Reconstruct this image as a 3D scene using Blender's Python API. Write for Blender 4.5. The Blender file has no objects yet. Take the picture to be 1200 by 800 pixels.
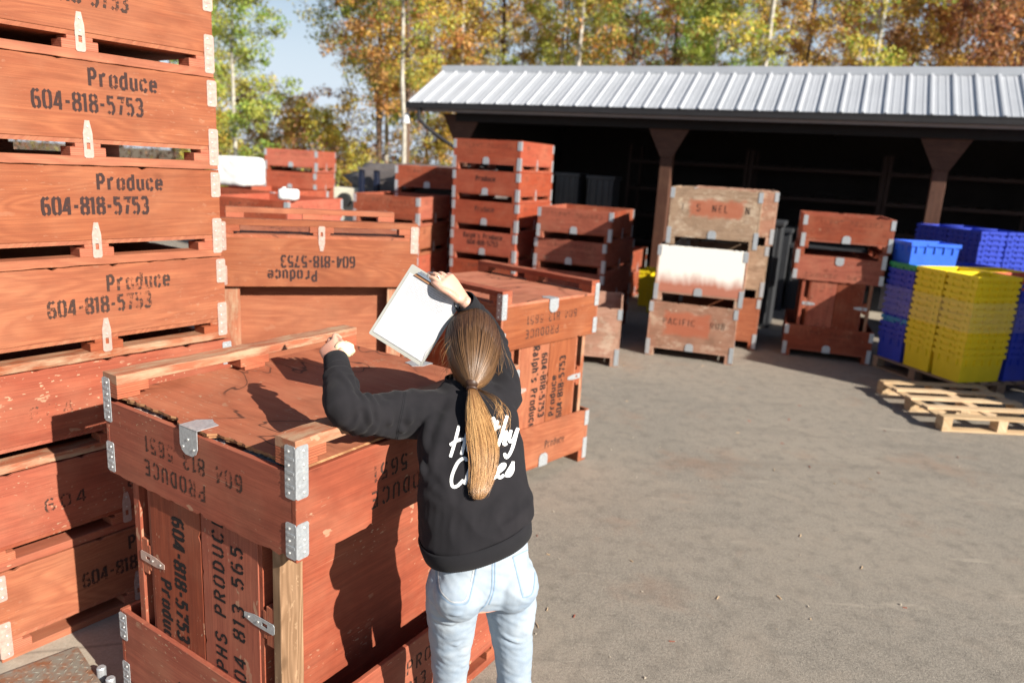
import bpy, bmesh, math, random
import numpy as np
from mathutils import Vector, Matrix, noise as mnoise
from mathutils.bvhtree import BVHTree
R = math.radians
random.seed(7)
scene = bpy.context.scene
col = scene.collection

# ------------------------------------------------------------------ camera, world, sun, exposure
PITCH, ROLL, CH = 0.2334, 0.0586, 2.154
cam = bpy.data.cameras.new('camera'); cam_o = bpy.data.objects.new('camera', cam); col.objects.link(cam_o)
cam.sensor_width = 36; cam.lens = 871.36 / 1200 * 36; cam.clip_end = 600; cam.clip_start = 0.05
F = Vector((0, math.cos(PITCH), -math.sin(PITCH))); U = Vector((0, math.sin(PITCH), math.cos(PITCH))); RR = Vector((1, 0, 0))
R2 = RR * math.cos(ROLL) + U * math.sin(ROLL); U2 = -RR * math.sin(ROLL) + U * math.cos(ROLL)
mw = Matrix((R2, U2, -F)).transposed().to_4x4(); mw.translation = Vector((0, 0, CH))
cam_o.matrix_world = mw
cam.dof.use_dof = True; cam.dof.focus_distance = 2.5; cam.dof.aperture_fstop = 2.1
scene.camera = cam_o

SUN_AZ, SUN_EL = -41.0, 29.0
world = bpy.data.worlds.new('World'); scene.world = world; world.use_nodes = True
wt = world.node_tree; wt.nodes.clear()
sky = wt.nodes.new('ShaderNodeTexSky'); sky.sky_type = 'NISHITA'; sky.sun_disc = False
sky.sun_elevation = R(SUN_EL); sky.sun_rotation = R(90 - SUN_AZ); sky.air_density = 1.0; sky.dust_density = .6; sky.ozone_density = 1.0
bg = wt.nodes.new('ShaderNodeBackground'); bg.inputs[1].default_value = 0.05  # low: the photograph's shade is deep
wo = wt.nodes.new('ShaderNodeOutputWorld'); 
# thin pale autumn haze low in the sky, as part of the sky light
geo = wt.nodes.new('ShaderNodeNewGeometry'); sep = wt.nodes.new('ShaderNodeSeparateXYZ'); wt.links.new(geo.outputs['Incoming'], sep.inputs[0])
mr = wt.nodes.new('ShaderNodeMapRange'); mr.inputs[1].default_value = -.30; mr.inputs[2].default_value = -.02; mr.interpolation_type = 'SMOOTHSTEP'; wt.links.new(sep.outputs[2], mr.inputs[0])
hz = wt.nodes.new('ShaderNodeMix'); hz.data_type = 'RGBA'; hz.inputs[7].default_value = (6.8, 7.7, 8.8, 1); wt.links.new(mr.outputs[0], hz.inputs[0]); wt.links.new(sky.outputs[0], hz.inputs[6])
wt.links.new(hz.outputs[2], bg.inputs[0]); wt.links.new(bg.outputs[0], wo.inputs[0])
sun = bpy.data.lights.new('sun', 'SUN'); sun.energy = 4.7; sun.angle = R(0.5); sun.color = (1.0, 0.93, 0.83)
sun_o = bpy.data.objects.new('sun', sun); col.objects.link(sun_o)
sd = Vector((math.cos(R(SUN_AZ)) * math.cos(R(SUN_EL)), math.sin(R(SUN_AZ)) * math.cos(R(SUN_EL)), math.sin(R(SUN_EL))))
sun_o.rotation_euler = sd.to_track_quat('Z', 'Y').to_euler(); sun_o.location = sd * 30
vs = scene.view_settings; vs.view_transform = 'Standard'; vs.look = 'None'; vs.gamma = 1; vs.use_curve_mapping = False
vs.exposure = 1.12

# ------------------------------------------------------------------ node helpers
class NT:
    def __init__(s, name):
        s.m = bpy.data.materials.new(name); s.m.use_nodes = True; s.t = s.m.node_tree; s.t.nodes.clear()
        s.out = s.n('ShaderNodeOutputMaterial'); s.b = s.n('ShaderNodeBsdfPrincipled'); s.l(s.b.outputs[0], s.out.inputs[0])
    def n(s, k, **kw):
        x = s.t.nodes.new(k)
        for a, b in kw.items(): setattr(x, a, b)
        return x
    def l(s, a, b): s.t.links.new(a, b)
    def val(s, sock, v):
        if hasattr(v, 'is_linked') or isinstance(v, bpy.types.NodeSocket): s.l(v, sock)
        else: sock.default_value = v
    def math(s, op, a, b=0.0, c=None, clamp=False):
        x = s.n('ShaderNodeMath', operation=op, use_clamp=clamp); s.val(x.inputs[0], a); s.val(x.inputs[1], b)
        if c is not None: s.val(x.inputs[2], c)
        return x.outputs[0]
    def mix(s, f, a, b, mode='MIX'):
        x = s.n('ShaderNodeMix', data_type='RGBA', blend_type=mode); s.val(x.inputs[0], f)
        for q, v in ((6, a), (7, b)):
            if isinstance(v, tuple): x.inputs[q].default_value = (*v[:3], 1)
            else: s.l(v, x.inputs[q])
        return x.outputs[2]
    def noise(s, vec, scale=1, detail=3, rough=.5, dist=0.0):
        x = s.n('ShaderNodeTexNoise'); s.l(vec, x.inputs['Vector']); x.inputs['Scale'].default_value = scale
        x.inputs['Detail'].default_value = detail; x.inputs['Roughness'].default_value = rough; x.inputs['Distortion'].default_value = dist
        return x.outputs[0]
    def mapv(s, vec, sc=(1, 1, 1), loc=(0, 0, 0), rot=(0, 0, 0)):
        x = s.n('ShaderNodeMapping'); s.l(vec, x.inputs[0]); x.inputs[1].default_value = loc; x.inputs[2].default_value = rot; x.inputs[3].default_value = sc
        return x.outputs[0]
    def ramp(s, v, lo, hi):
        x = s.n('ShaderNodeMapRange', clamp=True); s.val(x.inputs[0], v); x.inputs[1].default_value = lo; x.inputs[2].default_value = hi
        return x.outputs[0]
    def uv(s):
        tc = s.n('ShaderNodeTexCoord'); oi = s.n('ShaderNodeObjectInfo')
        va = s.n('ShaderNodeVectorMath', operation='MULTIPLY'); cx = s.n('ShaderNodeCombineXYZ')
        for i in range(3): s.l(oi.outputs['Random'], cx.inputs[i])
        s.l(cx.outputs[0], va.inputs[0]); va.inputs[1].default_value = (37.0, 91.0, 13.0)
        ad = s.n('ShaderNodeVectorMath', operation='ADD'); s.l(tc.outputs['UV'], ad.inputs[0]); s.l(va.outputs[0], ad.inputs[1])
        s.rnd = oi.outputs['Random']; s.tc = tc
        return ad.outputs[0]
    def bump(s, h, strength=.3, dist=.002):
        x = s.n('ShaderNodeBump'); s.l(h, x.inputs['Height']); x.inputs['Strength'].default_value = strength; x.inputs['Distance'].default_value = dist
        s.l(x.outputs[0], s.b.inputs['Normal'])
    def fin(s, colr, rough=.7, metal=0.0, spec=None):
        if isinstance(colr, tuple): s.b.inputs['Base Color'].default_value = (*colr[:3], 1)
        else: s.l(colr, s.b.inputs['Base Color'])
        s.val(s.b.inputs['Roughness'], rough); s.val(s.b.inputs['Metallic'], metal)
        if spec is not None: s.b.inputs['Specular IOR Level'].default_value = spec
        return s.m

def wood(name, base, dark, raw=(.40, .24, .15), chips=.5, fade=.3, layers=False, rawmix=0.0, rings=.5, cracks=False, patch=None, blotch=0.0):
    t = NT(name); uv = t.uv()
    n1 = t.noise(t.mapv(uv, (1.1, 5.5, 1)), 1, 2, .5, .6)
    fr = t.math('FRACT', t.math('MULTIPLY', n1, 11)); ring = t.math('PINGPONG', fr, .5); ring = t.ramp(ring, .08, .42)
    st = t.noise(t.mapv(uv, (5, 190, 1)), 1, 3, .6)
    st2 = t.noise(t.mapv(uv, (1.6, 26, 1)), 1, 4, .6)
    bl = t.noise(uv, 3.2, 4, .6)
    c = t.mix(t.math('MULTIPLY', ring, rings), base, dark)
    c = t.mix(t.ramp(st2, .35, .75), c, dark)if not layers else c
    c = t.mix(t.math('MULTIPLY', t.ramp(st, .42, .7), .45), c, tuple(x * .62 for x in dark))
    hs = t.n('ShaderNodeHueSaturation'); t.l(c, hs.inputs['Color'])
    t.l(t.math('ADD', t.math('MULTIPLY', t.rnd, .40), .80), hs.inputs['Value']); t.l(t.math('ADD', t.math('MULTIPLY', t.rnd, -.12), 1.04), hs.inputs['Saturation'])
    c = hs.outputs[0]
    dust = tuple(min(1, .62 * b + .38 * q) for b, q in zip(base, (.52, .38, .24)))
    c = t.mix(t.math('MULTIPLY', t.ramp(bl, .45, .78), fade), c, dust)
    # scratches and chips down to the raw wood
    sc1 = t.noise(t.mapv(uv, (3, 150, 1), rot=(0, 0, .35)), 1, 2, .5)
    sc2 = t.noise(uv, 2.3, 2)
    m = t.math('MULTIPLY', t.ramp(sc1, .70, .74), t.ramp(sc2, .52, .62))
    c = t.mix(t.math('MULTIPLY', m, .7 * chips), c, raw)
    ch = t.noise(t.mapv(uv, (46, 95, 1)), 1, 2, .4); ch2 = t.noise(t.mapv(uv, (1, 1, 1), (5, 3, 0)), 2.6, 2)
    mc = t.math('MULTIPLY', t.ramp(ch, .67, .70), t.ramp(ch2, .50, .58))
    c = t.mix(t.math('MULTIPLY', mc, min(1, chips * 1.5)), c, raw)
    bc = t.noise(t.mapv(uv, (11, 19, 1), (6, 2, 0)), 1, 3, .5); bm = t.noise(t.mapv(uv, (1, 1, 1), (3, 7, 0)), 1.9, 2)
    c = t.mix(t.math('MULTIPLY', t.math('MULTIPLY', t.ramp(bc, .675, .695), t.ramp(bm, .48, .54)), min(1, chips)), c, raw)
    gr = t.noise(t.mapv(uv, (2.2, 3.4, 1), (8, 8, 0)), 1, 5, .7); c = t.mix(t.math('MULTIPLY', t.ramp(gr, .50, .72), .38), c, tuple(x * .5 for x in dark))
    if rawmix > 0:
        rm = t.noise(t.mapv(uv, (5, 22, 1)), 1, 5, .65)
        k = .5 + (.5 - rawmix) * .5
        c = t.mix(t.ramp(rm, k - .13, k + .13), c, raw)
    kv = t.n('ShaderNodeTexVoronoi'); t.l(t.mapv(uv, (1, 1.6, 1)), kv.inputs['Vector']); kv.inputs['Scale'].default_value = 2.6
    if not layers: c = t.mix(t.math('MULTIPLY', t.ramp(kv.outputs['Distance'], .085, .03), .65), c, tuple(x * .55 for x in dark))
    if blotch:
        b1 = t.noise(t.mapv(uv, (1, 1.8, 1), (2, 9, 0)), 5.5, 5, .7); c = t.mix(t.math('MULTIPLY', t.ramp(b1, .50, .64), blotch), c, (.15, .095, .06)); b2 = t.noise(t.mapv(uv, (1, 1.5, 1), (8, 1, 0)), 4.5, 5, .7); c = t.mix(t.math('MULTIPLY', t.ramp(b2, .52, .64), blotch), c, (.60, .50, .38))
    if patch:
        sp_ = t.n('ShaderNodeSeparateXYZ'); t.l(t.tc.outputs['Object'], sp_.inputs[0]); wn = t.math('MULTIPLY', t.math('SUBTRACT', t.noise(t.tc.outputs['Object'], 7, 4, .7), .5), .14)
        dy = t.math('SUBTRACT', t.math('ABSOLUTE', t.math('ADD', sp_.outputs[1], patch[0])), patch[1]); dz = t.math('SUBTRACT', t.math('ABSOLUTE', t.math('SUBTRACT', sp_.outputs[2], patch[2])), patch[3]); dd = t.math('ADD', t.math('MAXIMUM', dy, dz), wn)
        c = t.mix(t.math('MULTIPLY', t.ramp(dd, .02, -.02), .8), c, (.36, .10, .05))
    if cracks:
        cn = t.noise(t.mapv(uv, (1, 1.5, 1), (3, 1, 0)), 1.5, 3, .55, .8); ck = t.math('ABSOLUTE', t.math('SUBTRACT', cn, .5)); cm = t.noise(uv, 2.1, 2)
        c = t.mix(t.math('MULTIPLY', t.ramp(ck, .008, .002), t.ramp(cm, .46, .54)), c, (.05, .025, .018)); c = t.mix(t.math('MULTIPLY', t.ramp(ck, .07, .0), .35), c, tuple(x * .45 for x in dark))
    if layers:
        sp = t.n('ShaderNodeSeparateXYZ'); t.l(t.tc.outputs['Object'], sp.inputs[0])
        ly = t.math('FRACT', t.math('MULTIPLY', sp.outputs[2], 115)); ly = t.ramp(t.math('PINGPONG', ly, .5), .05, .22)
        c = t.mix(t.math('MULTIPLY', t.math('SUBTRACT', 1, ly), .55), c, tuple(x * .35 for x in dark))
    t.bump(t.math('ADD', st, t.math('MULTIPLY', mc, -.6)), .35, .0016)
    return t.fin(c, .72, spec=.3)

RED, REDD = (.34, .110, .046), (.245, .068, .028)
M = {}
M['red'] = wood('stained_plywood', RED, REDD, chips=.16, fade=.22, rings=.75)
M['red_far'] = wood('bright_stained_plywood', (.38, .082, .038), (.29, .054, .026), chips=.3, fade=.25)
M['red_old'] = wood('old_stained_plywood', (.325, .076, .035), (.215, .045, .021), chips=.7, fade=.35, rings=.35)
M['red_raw'] = wood('worn_rail_wood', (.40, .12, .055), (.26, .075, .035), raw=(.37, .26, .165), chips=.8, fade=.5, rawmix=.42)
M['raw'] = wood('raw_post_wood', (.34, .205, .115), (.18, .10, .05), raw=(.40, .27, .16), chips=.4, fade=.2, rings=.9)
M['block'] = wood('laminated_block_wood', (.40, .11, .05), (.30, .075, .034), chips=.4, fade=.3, layers=True)
M['chip'] = wood('splintered_wood', (.50, .27, .12), (.26, .11, .045), chips=.3, fade=.1, rings=1.0)
M['pale'] = wood('weathered_pale_plywood', (.36, .25, .165), (.25, .155, .095), raw=(.5, .4, .28), chips=.8, fade=.3, blotch=.45)
M['pale_patch'] = wood('weathered_plywood_with_red_patch', (.36, .25, .165), (.25, .155, .095), raw=(.5, .4, .28), chips=.8, fade=.3, blotch=.45, patch=(.02, .30, .44, .10))
M['pink_patch'] = wood('weathered_pink_plywood_with_red_patch', (.42, .23, .16), (.32, .155, .10), raw=(.52, .42, .3), chips=.9, fade=.4, blotch=.4, patch=(-.05, .26, .42, .14))
M['pale_pink'] = wood('weathered_pinkish_plywood', (.42, .23, .16), (.32, .155, .10), raw=(.52, .42, .3), chips=.9, fade=.4, blotch=.4)
M['pallet'] = wood('new_pallet_wood', (.62, .46, .28), (.46, .30, .16), raw=(.7, .55, .35), chips=.2, fade=.2, rings=.6)
M['pallet_old'] = wood('old_pallet_wood', (.34, .23, .15), (.22, .14, .09), raw=(.5, .38, .25), chips=.3, fade=.3)
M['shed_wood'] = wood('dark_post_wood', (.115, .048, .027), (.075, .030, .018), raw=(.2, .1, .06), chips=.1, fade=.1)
M['floorboard'] = wood('sunbleached_lid_board', (.40, .125, .058), (.32, .088, .04), chips=.6, fade=.4, rings=.35, cracks=True)

def painted_end():
    # white overspray with a soft, uneven lower edge over stained plywood
    t = NT('white_sprayed_plywood'); uv = t.uv()
    sp = t.n('ShaderNodeSeparateXYZ'); t.l(t.tc.outputs['Object'], sp.inputs[0])
    nz = t.noise(t.mapv(t.tc.outputs['Object'], (1.5, 3.5, 1.5)), 1.4, 4, .6)
    h = t.math('ADD', sp.outputs[2], t.math('MULTIPLY', t.math('SUBTRACT', nz, .5), .30))
    st = t.noise(t.mapv(uv, (5, 120, 1)), 1, 3)
    c = t.mix(st, (.44, .17, .11), (.33, .11, .065)); c = t.mix(t.ramp(h, .20, .36), c, (.80, .77, .70))
    t.bump(st, .3, .001)
    return t.fin(c, .7)
M['sprayed'] = painted_end()

def ink(name, colr, wear):
    t = NT(name); tc = t.n('ShaderNodeTexCoord')
    n = t.noise(tc.outputs['Object'], 70, 4, .7); n2 = t.noise(tc.outputs['Object'], 7, 2)
    a = t.ramp(t.math('ADD', n, t.math('MULTIPLY', n2, .6)), wear - .05, wear + .10)
    t.fin(colr, .8, spec=.2)
    t.l(a, t.b.inputs['Alpha'])
    return t.m
M['ink'] = ink('black_stencil_paint', (.016, .013, .013), .53)
M['ink_worn'] = ink('worn_stencil_paint', (.050, .028, .022), .70)
M['ink_faint'] = ink('faint_stencil_paint', (.11, .05, .032), .84)
M['ink_red'] = ink('faded_red_paint', (.36, .12, .08), .72)

def galv():
    t = NT('galvanised_steel'); tc = t.n('ShaderNodeTexCoord')
    v = t.n('ShaderNodeTexVoronoi'); t.l(tc.outputs['Object'], v.inputs['Vector']); v.inputs['Scale'].default_value = 90
    n = t.noise(tc.outputs['Object'], 25, 4, .7)
    c = t.mix(t.math('MULTIPLY', v.outputs['Distance'], .8), (.52, .55, .57), (.34, .36, .38)); c = t.mix(t.ramp(n, .58, .75), c, (.62, .60, .56))
    t.bump(n, .25, .001)
    return t.fin(c, t.math('ADD', t.math('MULTIPLY', n, .3), .33), .55)
M['galv'] = galv()
def simple(name, c, rough=.6, metal=0.0, nsc=8, var=.12, bump=0.0, spec=None):
    t = NT(name); tc = t.n('ShaderNodeTexCoord'); n = t.noise(tc.outputs['Object'], nsc, 4, .6)
    cc = t.mix(t.ramp(n, .3, .7), tuple(min(1, x * (1 + var)) for x in c), tuple(x * (1 - var) for x in c))
    if bump: t.bump(n, bump, .004)
    return t.fin(cc, rough, metal, spec)
M['galv_red'] = simple('red_stained_steel', (.46, .33, .28), .5, .3, 40, .22)
M['rivet'] = simple('rivet_steel', (.6, .6, .58), .4, .6)
M['black_void'] = simple('black_metal', (.015, .015, .017), .45, 0, 5, .2)
M['gutter'] = simple('dark_gutter_metal', (.014, .013, .015), .75, 0, 5, .2)
M['flash'] = simple('pale_flashing', (.26, .21, .19), .5, 0, 5, .1)
M['white_plastic'] = simple('white_wrap', (.72, .73, .72), .35, 0, 14, .08, .6)
M['blue_tub'] = simple('blue_tub_plastic', (.016, .042, .40), .38, 0, 5, .15)
M['lightblue_tub'] = simple('bright_blue_tub_plastic', (.03, .13, .70), .38, 0, 5, .1)
M['green_tub'] = simple('green_tub_plastic', (.02, .28, .11), .4, 0, 5, .1)
M['yellow_tub'] = simple('yellow_tub_plastic', (.80, .60, .016), .38, 0, 5, .08)
M['red_tub'] = simple('coral_tub_plastic', (.62, .13, .07), .4, 0, 5, .1)
M['teal_tub'] = simple('teal_tub_plastic', (.02, .22, .42), .4, 0, 5, .1)
M['grey_tote'] = simple('grey_tote_plastic', (.03, .032, .036), .5, 0, 5, .15)
M['tarp'] = simple('grey_tarp', (.115, .10, .095), .6, 0, 4, .25, .8)
M['blue_steel'] = simple('navy_painted_steel', (.006, .010, .028), .5)
M['cream'] = simple('cream_painted_steel', (.62, .58, .46), .5)
M['rubber'] = simple('black_rubber', (.02, .02, .02), .8)
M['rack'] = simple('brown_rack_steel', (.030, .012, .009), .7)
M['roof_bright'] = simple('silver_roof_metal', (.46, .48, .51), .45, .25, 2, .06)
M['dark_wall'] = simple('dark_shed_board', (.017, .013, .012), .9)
M['bark_twig'] = simple('tan_twig_bark', (.20, .16, .12), .9, 0, 6, .3)
M['bark_white'] = simple('pale_birch_bark', (.40, .37, .31), .8, 0, 6, .35)
M['bark_brown'] = simple('brown_bark', (.12, .075, .05), .9, 0, 6, .3)

def film():
    t = NT('clear_stretch_film'); tc = t.n('ShaderNodeTexCoord')
    n = t.noise(t.mapv(tc.outputs['Object'], (2, 2, 30)), 1, 4, .6)
    t.fin((.82, .74, .72), .25)
    t.l(t.math('ADD', t.math('MULTIPLY', n, .13), -.015), t.b.inputs['Alpha'])
    return t.m
M['film'] = film()

def asphalt():
    t = NT('worn_asphalt'); tc = t.n('ShaderNodeTexCoord'); g = tc.outputs['Object']
    agg = t.math('ADD', t.math('MULTIPLY', t.noise(g, 62, 4, .85), .5), t.math('MULTIPLY', t.noise(g, 160, 2, .8), .5)); agg2 = t.n('ShaderNodeTexVoronoi'); t.l(g, agg2.inputs['Vector']); agg2.inputs['Scale'].default_value = 75
    big = t.noise(g, .55, 5, .6); med = t.noise(g, 2.6, 5, .65, .6); tr = t.noise(t.mapv(g, (.5, 2.6, 1), rot=(0, 0, .5)), 1, 5, .6, .8)
    c = t.mix(t.ramp(agg, .38, .62), (.120, .106, .089), (.325, .292, .243))
    c = t.mix(t.math('MULTIPLY', t.ramp(agg2.outputs['Distance'], .12, .0), .5), c, (.42, .38, .32))
    c = t.mix(t.math('MULTIPLY', t.ramp(big, .42, .66), .55), c, (.29, .25, .20))
    c = t.mix(t.math('MULTIPLY', t.ramp(med, .50, .66), .35), c, (.29, .245, .195))
    c = t.mix(t.math('MULTIPLY', t.ramp(tr, .55, .72), .45), c, (.165, .146, .122))
    rs = t.noise(t.mapv(g, (1, 1, 1), (9, 4, 0)), 1.1, 4, .7); c = t.mix(t.math('MULTIPLY', t.ramp(rs, .56, .72), .45), c, (.25, .15, .10))
    sp = t.noise(t.mapv(g, (1, 1, 1), (2, 2, 0)), 55, 2, .5); c = t.mix(t.ramp(sp, .755, .78), c, (.40, .31, .20))
    dk = t.noise(t.mapv(g, (1, 1, 1), (7, 1, 0)), 21, 2, .5); c = t.mix(t.math('MULTIPLY', t.ramp(dk, .73, .77), .6), c, (.05, .045, .04))
    m2 = t.noise(g, 9, 5, .7); c = t.mix(t.math('MULTIPLY', t.ramp(m2, .48, .68), .45), c, (.11, .098, .083))
    sc_ = t.noise(t.mapv(g, (1.2, 5, 1), rot=(0, 0, 1.1)), 1, 4, .7, .5); c = t.mix(t.math('MULTIPLY', t.ramp(sc_, .62, .74), .5), c, (.40, .35, .28))
    cv = t.n('ShaderNodeTexVoronoi', feature='DISTANCE_TO_EDGE'); wv = t.n('ShaderNodeVectorMath', operation='ADD'); nv = t.n('ShaderNodeTexNoise'); t.l(g, nv.inputs['Vector']); nv.inputs['Scale'].default_value = 2.2; nv.inputs['Detail'].default_value = 4
    t.l(g, wv.inputs[0]); t.l(nv.outputs[1], wv.inputs[1]); t.l(wv.outputs[0], cv.inputs['Vector']); cv.inputs['Scale'].default_value = .42
    cm = t.noise(t.mapv(g, (1, 1, 1), (4, 8, 0)), .8, 2); c = t.mix(t.math('MULTIPLY', t.math('MULTIPLY', t.ramp(cv.outputs[0], .006, .001), t.ramp(cm, .66, .72)), .4), c, (.08, .07, .06))
    t.bump(t.math('ADD', t.math('MULTIPLY', agg, 1.0), t.math('MULTIPLY', med, .6)), .9, .007)
    return t.fin(c, .85, spec=.25)
M['asphalt'] = asphalt()
def concrete():
    t = NT('old_concrete'); tc = t.n('ShaderNodeTexCoord'); g = tc.outputs['Object']
    a = t.noise(g, 90, 3, .7); b = t.noise(g, 3, 5, .65)
    c = t.mix(t.ramp(a, .3, .7), (.29, .25, .195), (.37, .325, .26)); c = t.mix(t.math('MULTIPLY', t.ramp(b, .45, .7), .6), c, (.18, .15, .12))
    v = t.n('ShaderNodeTexVoronoi', feature='DISTANCE_TO_EDGE'); t.l(t.mapv(g, (1, 1, 1), rot=(0, 0, .3)), v.inputs['Vector']); v.inputs['Scale'].default_value = 1.7
    c = t.mix(t.math('MULTIPLY', t.ramp(v.outputs[0], .012, .0), .5), c, (.09, .075, .06))
    t.bump(a, .4, .002)
    return t.fin(c, .85)
M['concrete'] = concrete()
def rusty():
    t = NT('rusty_tread_steel'); tc = t.n('ShaderNodeTexCoord'); g = tc.outputs['Object']
    a = t.noise(g, 16, 5, .7); b = t.noise(g, 60, 3, .7)
    c = t.mix(t.ramp(a, .42, .62), (.25, .24, .20), (.27, .12, .06)); c = t.mix(t.math('MULTIPLY', b, .3), c, (.1, .06, .04))
    return t.fin(c, .6, .35)
M['rusty'] = rusty()
def dirt():
    t = NT('dry_grass_ground'); tc = t.n('ShaderNodeTexCoord'); g = tc.outputs['Object']
    a = t.noise(g, 1.5, 6, .7); c = t.mix(t.ramp(a, .35, .65), (.10, .085, .035), (.13, .075, .045))
    return t.fin(c, .95)
M['dirt'] = dirt()

def leafmat(name):
    t = NT(name); at = t.n('ShaderNodeAttribute'); at.attribute_name = 'tint'
    hs = t.n('ShaderNodeHueSaturation'); t.l(at.outputs['Color'], hs.inputs['Color'])
    oi = t.n('ShaderNodeObjectInfo'); t.l(t.math('ADD', t.math('MULTIPLY', oi.outputs['Random'], .05), .475), hs.inputs['Hue'])
    t.l(hs.outputs[0], t.b.inputs['Base Color']); t.b.inputs['Roughness'].default_value = .6
    tr = t.n('ShaderNodeBsdfTranslucent'); t.l(hs.outputs[0], tr.inputs[0]); mx = t.n('ShaderNodeMixShader'); mx.inputs[0].default_value = .35
    t.l(t.b.outputs[0], mx.inputs[1]); t.l(tr.outputs[0], mx.inputs[2]); t.l(mx.outputs[0], t.out.inputs[0])
    return t.m
M['leaf'] = leafmat('autumn_leaves')

# ------------------------------------------------------------------ mesh builder
class MB:
    def __init__(s): s.v = []; s.f = []; s.m = []; s.g = []; s.mats = []
    def mi(s, mat):
        m = M[mat] if isinstance(mat, str) else mat
        if m not in s.mats: s.mats.append(m)
        return s.mats.index(m)
    def poly(s, pts, mat, grain=(1, 0, 0)):
        b = len(s.v); s.v += [tuple(p) for p in pts]; s.f.append(tuple(range(b, b + len(pts)))); s.m.append(s.mi(mat)); s.g.append(grain)
    def box(s, lo, hi, mat, grain=(1, 0, 0), T=None):
        x0, y0, z0 = lo; x1, y1, z1 = hi
        c = [(x0, y0, z0), (x1, y0, z0), (x1, y1, z0), (x0, y1, z0), (x0, y0, z1), (x1, y0, z1), (x1, y1, z1), (x0, y1, z1)]
        if T is not None: c = [tuple(T @ Vector(p)) for p in c]
        b = len(s.v); s.v += c; k = s.mi(mat)
        for q in ((0, 3, 2, 1), (4, 5, 6, 7), (0, 1, 5, 4), (1, 2, 6, 5), (2, 3, 7, 6), (3, 0, 4, 7)):
            s.f.append(tuple(b + i for i in q)); s.m.append(k); s.g.append(grain)
    def prism(s, prof, o, a, bb, n, th, mat, grain=(1, 0, 0), sidemat=None):
        # prof: 2-D outline (CCW) in the axes a, bb from o, thickness th along n
        o, a, bb, n = Vector(o), Vector(a), Vector(bb), Vector(n); N = len(prof)
        p0 = [o + a * x + bb * y for x, y in prof]; p1 = [p + n * th for p in p0]
        b = len(s.v); s.v += [tuple(p) for p in p0 + p1]; k = s.mi(mat); k2 = s.mi(sidemat or mat)
        s.f.append(tuple(b + i for i in reversed(range(N)))); s.m.append(k); s.g.append(grain)
        s.f.append(tuple(b + N + i for i in range(N))); s.m.append(k); s.g.append(grain)
        for i in range(N):
            j = (i + 1) % N; s.f.append((b + i, b + j, b + N + j, b + N + i)); s.m.append(k2); s.g.append(grain)
    def tube(s, pts, rad, mat, n=10, cap=True):
        pts = [Vector(p) for p in pts]
        if not hasattr(rad, '__len__'): rad = [rad] * len(pts)
        k = s.mi(mat); b = len(s.v); up = None
        for i, p in enumerate(pts):
            d = (pts[min(i + 1, len(pts) - 1)] - pts[max(i - 1, 0)]).normalized()
            if up is None: up = d.orthogonal().normalized()
            up = (up - d * up.dot(d)).normalized(); w = d.cross(up)
            for j in range(n):
                a = 2 * math.pi * j / n; s.v.append(tuple(p + (up * math.cos(a) + w * math.sin(a)) * rad[i]))
        for i in range(len(pts) - 1):
            for j in range(n):
                j2 = (j + 1) % n; s.f.append((b + i * n + j, b + i * n + j2, b + (i + 1) * n + j2, b + (i + 1) * n + j)); s.m.append(k); s.g.append((0, 0, 1))
        if cap:
            s.f.append(tuple(b + j for j in reversed(range(n)))); s.m.append(k); s.g.append((1, 0, 0))
            e = b + (len(pts) - 1) * n; s.f.append(tuple(e + j for j in range(n))); s.m.append(k); s.g.append((1, 0, 0))
    def ribbon(s, pts, w, o, a, bb, n, off, mat):
        # flat stroke through the 2-D pts, lying in the plane (a, bb) lifted by off along n
        P = [Vector((x, y)) for x, y in pts]; L = []; Rr = []
        for i, p in enumerate(P):
            d1 = (P[i] - P[i - 1]).normalized() if i > 0 else None; d2 = (P[i + 1] - P[i]).normalized() if i < len(P) - 1 else None
            d = ((d1 or d2) + (d2 or d1)).normalized(); nn = Vector((-d.y, d.x)); sc = 1 / max(.6, abs(nn.dot(Vector((-(d2 or d1).y, (d2 or d1).x)))))
            L.append(p + nn * w / 2 * sc); Rr.append(p - nn * w / 2 * sc)
        o, a, bb, n = Vector(o), Vector(a), Vector(bb), Vector(n)
        f3 = lambda q: tuple(o + a * q.x + bb * q.y + n * off)
        b = len(s.v); s.v += [f3(q) for q in L] + [f3(q) for q in Rr]; k = s.mi(mat); N = len(P)
        for i in range(N - 1):
            s.f.append((b + i, b + N + i, b + N + i + 1, b + i + 1)); s.m.append(k); s.g.append((1, 0, 0))
    def mesh(s, name, smooth=False):
        me = bpy.data.meshes.new(name); me.from_pydata(s.v, [], s.f)
        for m in s.mats: me.materials.append(m)
        me.polygons.foreach_set('material_index', s.m)
        uvl = me.uv_layers.new(name='UVMap'); me.update()
        uvs = np.zeros((len(me.loops), 2), np.float32)
        for p in me.polygons:
            g = Vector(s.g[p.index]); nn = p.normal; gp = g - nn * g.dot(nn)
            if gp.length < .3: gp = nn.orthogonal()
            gp.normalize(); h = nn.cross(gp)
            for li in p.loop_indices:
                v = me.vertices[me.loops[li].vertex_index].co; uvs[li] = (v.dot(gp) + nn.x * .37, v.dot(h) + nn.y * .53)
        uvl.data.foreach_set('uv', uvs.ravel())
        if smooth: me.polygons.foreach_set('use_smooth', [True] * len(me.polygons))
        return me
    def build(s, name, parent=None, bevel=0, smooth=False):
        o = bpy.data.objects.new(name, s.mesh(name, smooth)); col.objects.link(o)
        if parent is not None: o.parent = parent
        if bevel:
            b = o.modifiers.new('bevel', 'BEVEL'); b.width = bevel; b.segments = 1; b.limit_method = 'ANGLE'
        return o

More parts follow.
